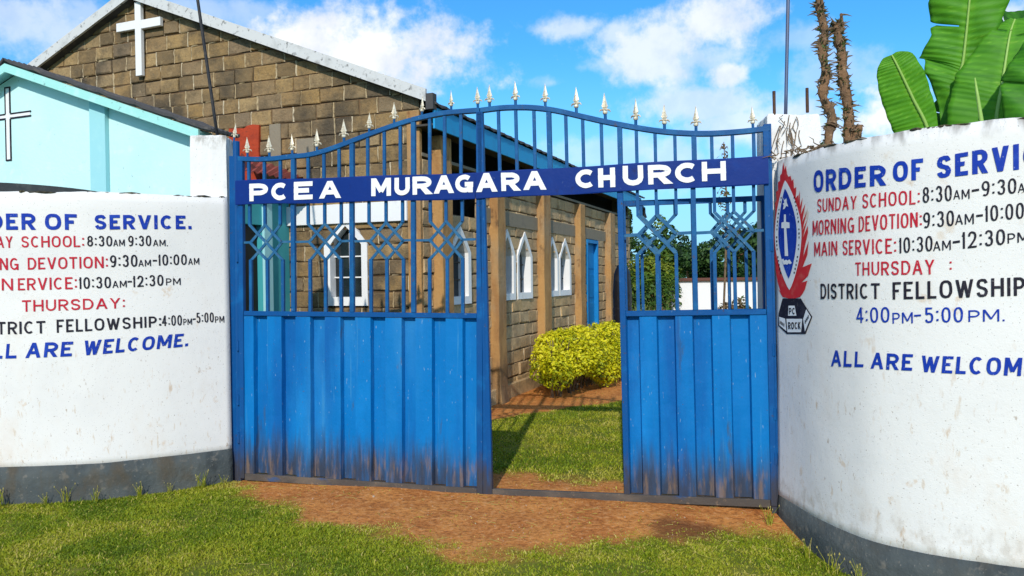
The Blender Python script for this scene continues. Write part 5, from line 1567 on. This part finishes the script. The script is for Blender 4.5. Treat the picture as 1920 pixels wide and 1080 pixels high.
# ------------------------------------------------------------------ plants over the right wall
def thorny():
    base = at_depth(1578, 330, 5.15); root = empty('thorny_plant', (base.x, 5.15, -.1), 0, 'two tall dry thorny stems rising behind the right pillar', 'plant')
    rr = random.Random(14)
    def stem(pts, r0, r1, nth, seed, green):
        P = [at_depth(x, y, 5.15 + dy) - Vector((base.x, 5.15, -.1)) for x, y, dy in pts]
        sm = catmull([tuple(p) for p in P], 10); n = len(sm)
        mb = MB(); rads = [(r0 + (r1 - r0) * i / n) * (1 + .10 * math.sin(i * .83) + .08 * math.sin(i * .37 + 1) + rr.uniform(-.05, .05)) for i in range(n)]
        mb.tube(sm, rads, 9, jit=.07); th = mb; C = []
        for i in range(nth):
            k = rr.randrange(int(n * .12), n - 1); p = sm[k]; a = rr.uniform(0, 6.28); el = rr.uniform(-.35, .75)
            d = Vector((math.cos(a) * math.cos(el), math.sin(a) * math.cos(el), math.sin(el))); q = p + d * rads[k] * .7; L = rr.uniform(.02, .062) * (1.3 if rr.random() < .2 else 1)
            th.tube([q, q + d * L * .5, q + d * L + Vector((0, 0, rr.uniform(-.02, .012)))], [rr.uniform(.006, .012), .005, .0008], 5, mi=1)
            if rr.random() < green: C.append((*q, .02, .02, .03))
        s = mb.build('stem', [M['bark'], M['twig']], root)
        if C: crown('foliage', C, len(C) * 9, .034, M['leaf_olive'], s, seed, aspect=.35)
        return s
    stem([(1558, 700, .05), (1552, 300, 0), (1560, 225, 0), (1543, 180, 0), (1548, 140, 0), (1541, 90, 0), (1546, 60, 0), (1537, 15, 0), (1535, -40, 0)], .034, .024, 210, 41, .22)
    stem([(1588, 700, 0), (1590, 300, 0), (1592, 240, 0), (1588, 190, 0), (1580, 140, 0), (1578, 100, 0), (1570, 60, 0), (1569, 46, 0)], .038, .028, 190, 42, .40)
    stem([(1588, 300, -.03), (1600, 268, -.03), (1608, 248, -.03), (1612, 235, -.03)], .034, .022, 30, 43, .1)
    stem([(1572, 68, 0), (1579, 50, 0), (1577, 26, 0)], .016, .006, 12, 44, 0)
    stem([(1548, 330, -.03), (1545, 290, -.03), (1540, 272, -.03)], .03, .016, 24, 45, .5)
    return root


thorny()


def banana():
    base = at_depth(1800, 420, 5.2); root = empty('banana_plant', (base.x, 5.2, -.1), 0, 'banana plant with broad green leaves above the right wall', 'banana plant')
    O = Vector((base.x, 5.2, -.1))

    def leaf(mid, lw, rw, seed, curl=.25, tears=3, tb=.5, fold=.28, wave=.02, rib=True):
        """mid: (px, py, depth) from stalk to tip; lw / rw half widths in metres along it"""
        P = [at_depth(x, y, d) for x, y, d in mid]; sm = [Vector(p) for p in catmull([tuple(p) for p in P], 26)]; n = len(sm); g = random.Random(seed)
        m = 9; V = []; T = []
        rag = [[g.uniform(-.06, .12) for _ in range(tears + 2)] for _ in (0, 1)]; cut = set()
        tl = [sorted(g.uniform(.2, .85) for _ in range(tears)), sorted(g.uniform(.12, .9) for _ in range(tears))]
        for i in range(n):
            t = i / (n - 1); p = sm[i]; tan = (sm[min(i + 1, n - 1)] - sm[max(i - 1, 0)]).normalized()
            view = (p - CAMP).normalized(); view.z = 0; view.normalize()
            side = tan.cross(view).normalized(); nrm = side.cross(tan).normalized()
            if nrm.dot(view) > 0: nrm = -nrm
            if side.x < 0: side = -side
            wl = float(np.interp(t, np.linspace(0, 1, len(lw)), lw)); wr_ = float(np.interp(t, np.linspace(0, 1, len(rw)), rw))
            for k in range(-m, m + 1):
                f = k / m; w = wr_ if f > 0 else wl; s_ = 0 if f < 0 else 1
                sag = 0
                for q in tl[s_]:
                    dd = t - q
                    if abs(dd) < .016: sag += (1 - abs(dd) / .016) ** 1.5 * .25 * abs(f)
                ww = w * (1 - sag * .9) * (1 + .012 * math.sin(t * 60 + seed) * abs(f))
                off = fold * abs(f) * w * .6 - curl * f * f * w + wave * math.sin(t * 26 + f * 3 + seed) * abs(f) + .0022 * math.sin(t * 190 + f * 2.2)
                sgm = sum(1 for q in tl[s_] if t > q); off -= rag[s_][sgm] * w * max(0, abs(f) - .25)
                V.append(p + side * (f * ww) + nrm * off + tan * (abs(f) * w * .16) - O)
                T.append(min(1, max(0, tb + .06 * math.sin(t * 190 + abs(f) * 4.0) + .05 * math.sin(t * 47 + f) + .05 * math.sin(t * 83 - f) + g.uniform(-.05, .05) + (.14 if abs(f) < .12 else 0) + (.25 * (g.random() < .03)))))
        c = 2 * m + 1; F = []
        for i in range(n - 1):
            for k in range(c - 1):
                s_ = 0 if k < m else 1; fa = abs((k + .5) / m - 1)
                if fa > .22 and any(i / (n - 1) <= q < (i + 1) / (n - 1) for q in tl[s_]): continue
                a = i * c + k; F.append((a, a + 1, a + c + 1, a + c))
        o = tri_mesh('leaf', np.array([tuple(v) for v in V]), np.array(F), np.array(T), M['leaf_banana'], root)
        o.data.polygons.foreach_set('use_smooth', np.ones(len(o.data.polygons), bool))
        sd = o.modifiers.new('thickness', 'SOLIDIFY'); sd.thickness = .0016
        if not rib: return o
        r = MB(); off = [(-(p - CAMP).normalized()) * .006 for p in sm]
        r.tube([p + q - O for p, q in zip(sm, off)], [.012 * (1 - .75 * i / n) + .002 for i in range(n)], 6); r.build('midrib', M['banana_rib'], o, True)
        return o
    # short blunt leaf on the left
    leaf([(1752, 330, 5.05), (1740, 245, 5.0), (1712, 185, 4.98), (1685, 128, 4.96), (1672, 103, 4.96)], [.05, .20, .185, .165, .12, .05], [.03, .05, .10, .125, .11, .03], 1, .12, 0, .58, .16, .004)
    # tall leaf that leaves the picture, its left edge in uneven lobes
    leaf([(1786, 330, 5.32), (1790, 200, 5.32), (1797, 146, 5.31), (1805, 119, 5.3), (1811, 70, 5.28), (1817, 10, 5.25), (1826, -80, 5.2), (1834, -190, 5.1)], [.03, .10, .215, .287, .215, .25, .20, .05], [.03, .05, .06, .10, .18, .24, .22, .05], 22, .2, 1, .50, .26, .022)
    # broad leaf facing us in front
    leaf([(1860, 330, 5.1), (1868, 221, 5.1), (1880, 150, 5.1), (1893, 68, 5.12), (1903, 36, 5.16)], [.27, .29, .28, .13, .02], [.27, .30, .28, .18, .04], 4, .10, 1, .50, .14, .008)
    leaf([(1812, 300, 5.5), (1836, 160, 5.5), (1858, 100, 5.55), (1890, 60, 5.65), (1940, 40, 5.8)], [.05, .16, .2, .2, .16, .03], [.05, .16, .2, .2, .14, .03], 5, -.3, 3, .12, .3, .03)
    leaf([(1768, 330, 5.45), (1776, 240, 5.4), (1784, 200, 5.38), (1790, 170, 5.36)], [.10, .15, .15, .10, .02], [.10, .16, .16, .10, .02], 6, .3, 1, .16, .2, .02)
    leaf([(1930, 330, 4.7), (1940, 200, 4.7), (1950, 120, 4.7), (1955, 60, 4.75)], [.08, .16, .2, .14, .03], [.08, .16, .2, .14, .03], 7, .2, 2, .35, .2, .02)
    # rolled new leaf stalk
    r = MB(); P = [at_depth(x, y, 4.86) - O for x, y in ((1846, 300), (1840, 225), (1833, 180), (1828, 146))]; r.tube([tuple(p) for p in P], [.016, .013, .010, .004], 8); r.build('leaf_stalk', M['banana_rib'], root, True)
    s = MB(); s.tube([(.0, .12, 0), (.02, .1, 1.0), (.02, .08, 1.9), (.03, .06, 2.35)], [.13, .11, .08, .05], 12, jit=.03); s.build('stem', M['banana_rib'], root, True)
    return root


banana()

# dry creeper trailing on the right pillar and wall end
root = empty('dry_creeper', tuple(at_depth(1480, 285, 5.0)), 0, 'dry creeper twigs trailing over the right pillar and wall top', 'creeper')
mb = MB(); rr = random.Random(6)
for i in range(46):
    x0 = rr.uniform(1452, 1545); y0 = 292 - (x0 - 1452) * .17 + rr.uniform(-6, 5); P = []
    dpt = 5.055 - max(0, x0 - 1470) * .0040
    x, y = x0, y0
    for k in range(4): P.append(at_depth(x, y, dpt + rr.uniform(-.015, .02)) - root.location); x += rr.uniform(-14, 14); y += rr.uniform(-7, 6)
    mb.tube([tuple(p) for p in P], [.004, .0035, .003, .001], 5)
for i in range(22):
    x = rr.uniform(1462, 1500); y = rr.uniform(215, 285); P = []
    for k in range(4): P.append(at_depth(x, y, 5.118 + rr.uniform(-.012, .004)) - root.location); x += rr.uniform(-7, 7); y += rr.uniform(4, 20)
    mb.tube([tuple(p) for p in P], [.0035, .003, .003, .001], 5)
mb.build('twigs', M['twig'], root)

# dark curved sheet behind the left wall
tp = MB(); A = at_depth(9, 362, 6.4); B = at_depth(180, 366, 6.4); n = 16; pts = []
zt = [at_depth(60, 351, 6.4).z, ]
vs = []; fs = []
for i in range(n + 1):
    t = i / n; x = -.95 + 1.65 * t; z = .10 * math.sin(math.pi * min(1, .35 + t * .65)) ** .8
    vs += [(x, -.35, z - .02), (x, .35, z), (x, .35, -.6), (x, -.35, -.6)]
for i in range(n):
    for k in range(4): fs.append((4 * i + k, 4 * i + (k + 1) % 4, 4 * i + 4 + (k + 1) % 4, 4 * i + 4 + k))
fs += [(0, 1, 2, 3), tuple(4 * n + k for k in range(4))]
tp.add(vs, fs); to = tp.build('covered_stack', M['tarp'], None, True); to.location = at_depth(72, 366, 6.5)
tp2 = MB().box(-.9, .65, -.33, .33, -2.27, -.61); o2 = tp2.build('stack_base', M['tarp'], to)
tag(to, 'dark curved cover showing just above the left wall', 'cover')


# ------------------------------------------------------------------ grass
def in_front(x, y):
    """street side of walls and gate"""
    ok = np.ones(x.shape, bool)
    gx, gy = GD.x, GD.y
    gate_y = PL.y + (x - PL.x) * gy / gx
    m = (x > PL.x - .05) & (x < PR.x + .05); ok &= ~(m & (y > gate_y - .02))
    wl = np.array([(p.x, p.y) for p in WL.p]); ly = np.interp(x, wl[:, 0], wl[:, 1]); m = x <= PL.x - .03; ok &= ~(m & (y > ly - .03))
    wr_ = np.array([(p.x, p.y) for p in WR.p]); rx = np.interp(-y, -wr_[:, 1], wr_[:, 0]); m = (y < 5.1); ok &= ~(m & (x > rx - .03)); ok &= ~((y >= 5.1) & (x > 1.74))
    return ok


def grass(name, X0_, X1_, Y0_, Y1_, dens, hgt, seed, keep, wide=.0042, label=None):
    g = np.random.default_rng(seed); n = int((X1_ - X0_) * (Y1_ - Y0_) * dens)
    x = g.uniform(X0_, X1_, n); y = g.uniform(Y0_, Y1_, n)
    k = keep(x, y); x, y = x[k], y[k]
    s = soil_mask(x, y); pt = fbm(x, y, 1.7, 4); ft = fbm(x + 40, y, 7, 3)
    bald = sstep(fbm(x - 20, y + 9, 2.3, 4), .60, .72)
    pr_ = np.clip((1 - s) * (.35 + 1.5 * ft) * (1 - .65 * bald), .0, 1) + .030 * (s > .4) * (ft > .5)
    k = g.random(len(x)) < pr_; x, y, s, pt, ft = x[k], y[k], s[k], pt[k], ft[k]; n = len(x)
    z = ground_z(x, y) - .004
    h = hgt * (.45 + .75 * g.random(n)) * (.55 + .9 * ft) * np.where(g.random(n) < .02, 1.9, 1) * (1 - .45 * s)
    a = g.uniform(0, 2 * math.pi, n); lean = g.uniform(.25, 1.25, n); w = wide * (.6 + .7 * g.random(n))
    dx, dy = np.cos(a), np.sin(a); b = g.uniform(0, 2 * math.pi, n); sx, sy = np.cos(b) * w, np.sin(b) * w
    P0 = np.stack([x - sx, y - sy, z], -1); P1 = np.stack([x + sx, y + sy, z], -1)
    mx = x + dx * lean * h * .35; my = y + dy * lean * h * .35; P2 = np.stack([mx + sx * .8, my + sy * .8, z + h * .62], -1); P3 = np.stack([mx - sx * .8, my - sy * .8, z + h * .62], -1)
    P4 = np.stack([x + dx * lean * h, y + dy * lean * h, z + h * .95], -1)
    V = np.stack([P0, P1, P2, P3, P4], 1).reshape(-1, 3); bse = np.arange(n)[:, None] * 5
    F = np.concatenate([bse + np.array([[0, 1, 2]]), bse + np.array([[0, 2, 3]]), bse + np.array([[3, 2, 4]])], 1).reshape(-1, 3)
    dry = sstep(fbm(x + 7, y - 31, 3.1, 4), .55, .72)
    t = np.clip(.5 + 1.0 * (pt - .5) + .30 * dry + g.normal(size=n) * .15 - .06 + .25 * s, 0, .82); t = np.where(g.random(n) < .04 + .45 * s + .14 * dry, .82 + .18 * g.random(n), t)
    o = tri_mesh(name, V, F, np.repeat(t, 5), M['blade'])
    o['kind'] = 'stuff'
    return o


fwd_keep = lambda x, y: in_front(x, y) & (np.abs(x) < y * .80 + .5)
grass('grass', -4.6, 2.9, 3.55, 5.98, 18000, .0185, 1, fwd_keep, .0036)
gate_y = lambda x: PL.y + (x - PL.x) * GD.y / GD.x
def back_keep(x, y):
    lx = (x - CORNER.x) * FX.x + (y - CORNER.y) * FX.y; ly = (x - CORNER.x) * FY.x + (y - CORNER.y) * FY.y
    return (y > gate_y(x) + .05) & ~((lx < .1) & (ly > -.1)) & (np.abs(x) < y * .7)
grass('grass', -2.2, 4.5, 5.15, 11.5, 4500, .024, 2, back_keep, .005)

def pebbles():
    rr = random.Random(12); mb = MB(); k = 0
    while k < 420:
        x, y = rr.uniform(-2.2, 1.8), rr.uniform(3.7, 5.9)
        if float(soil_mask(np.array([x]), np.array([y]))[0]) < .5: continue
        r = rr.uniform(.002, .006) * (2.2 if rr.random() < .06 else 1); z = float(ground_z(x, y)); k += 1
        vs = [(x + r * math.cos(a) * rr.uniform(.7, 1.3), y + r * math.sin(a) * rr.uniform(.7, 1.3), z - .001) for a in (0, 1.25, 2.5, 3.75, 5)]
        vs += [(x + r * .55 * math.cos(a + .3), y + r * .55 * math.sin(a + .3), z + r * rr.uniform(.5, .9)) for a in (0, 1.25, 2.5, 3.75, 5)]
        mb.add(vs, [(i, (i + 1) % 5, 5 + (i + 1) % 5, 5 + i) for i in range(5)] + [(5, 6, 7, 8, 9)], rr.random())
    o = mb.build('pebbles', M['pebble']); o['kind'] = 'stuff'
    mb = MB()                                       # bits of straw and twig trodden into the soil
    for i in range(150):
        x, y = rr.uniform(-2.3, 1.8), rr.uniform(3.7, 5.8); a = rr.uniform(0, 6.28); l = rr.uniform(.02, .10) * (2 if rr.random() < .06 else 1); z = float(ground_z(x, y)) + .004
        mb.tube([(x, y, z), (x + l * .5 * math.cos(a), y + l * .5 * math.sin(a), z + rr.uniform(0, .006)), (x + l * math.cos(a + .2), y + l * math.sin(a + .2), z)], [.0016, .0014, .0008], 4, tint=rr.uniform(.85, 1))
    o = mb.build('straw', M['blade']); o['kind'] = 'stuff'


M['pebble'] = pm('pebble', (.3, .2, .1), [(60, .5, .7, (.2, .12, .07), .5)], .95, tint=[(.20, .075, .03), (.40, .20, .09), (.42, .33, .24)])
pebbles()

# weeds and dry stalks at the foot of the left wall and pillar
def weeds():
    rr = random.Random(5); k = 0; proto = None
    def mk(seed):
        g = random.Random(seed); mb = MB()
        for i in range(16):
            a = g.uniform(0, 6.28); h = g.uniform(.05, .15); l = g.uniform(.01, .07); x0, y0 = g.uniform(-.03, .03), g.uniform(-.02, .02)
            p = [(x0, y0, -.01), (x0 + l * .4 * math.cos(a), y0 + l * .4 * math.sin(a), h * .6), (x0 + l * math.cos(a), y0 + l * math.sin(a), h)]
            mb.tube(p, [.0022, .0018, .0006], 4, tint=g.uniform(.2, 1.0))
            if g.random() < .5: mb.tube([p[2], (p[2][0], p[2][1], p[2][2] + .012)], [.004, .001], 5, tint=.95)
        return mb
    protos = [mk(i) for i in range(3)]
    objs = []
    for q in np.linspace(.0, 1.0, 17):
        s = WL.s[-1] * (.55 + .44 * q) + rr.uniform(-.05, .05); p = WL.at(min(s, WL.s[-1] - .02), 0, .03 + rr.uniform(0, .06)); i = len(objs)
        if i < 3: o = protos[i].build('weed_tuft', M['blade'])
        else: o = objs[i % 3].copy(); COL.objects.link(o)
        o.location = (p.x, p.y, float(ground_z(p.x, p.y)) - .003); o.rotation_euler = (0, 0, rr.uniform(0, 6)); s_ = rr.uniform(.55, 1.15); o.scale = (s_, s_, s_); objs.append(o)
        tag(o, 'small dry weed tuft growing along the foot of the left wall', 'weed', 'weeds along the left wall')
    for q in np.linspace(.03, .34, 10):
        p = WR.at(WR.s[-1] * q + rr.uniform(-.04, .04), 0, .05 + rr.uniform(0, .08)); o = objs[len(objs) % 3].copy(); COL.objects.link(o)
        o.location = (p.x, p.y, float(ground_z(p.x, p.y)) - .003); o.rotation_euler = (0, 0, rr.uniform(0, 6)); s_ = rr.uniform(.5, 1.0); o.scale = (s_, s_, s_); objs.append(o)
        tag(o, 'small dry weed tuft growing along the foot of the right wall', 'weed', 'weeds along the right wall')
weeds()
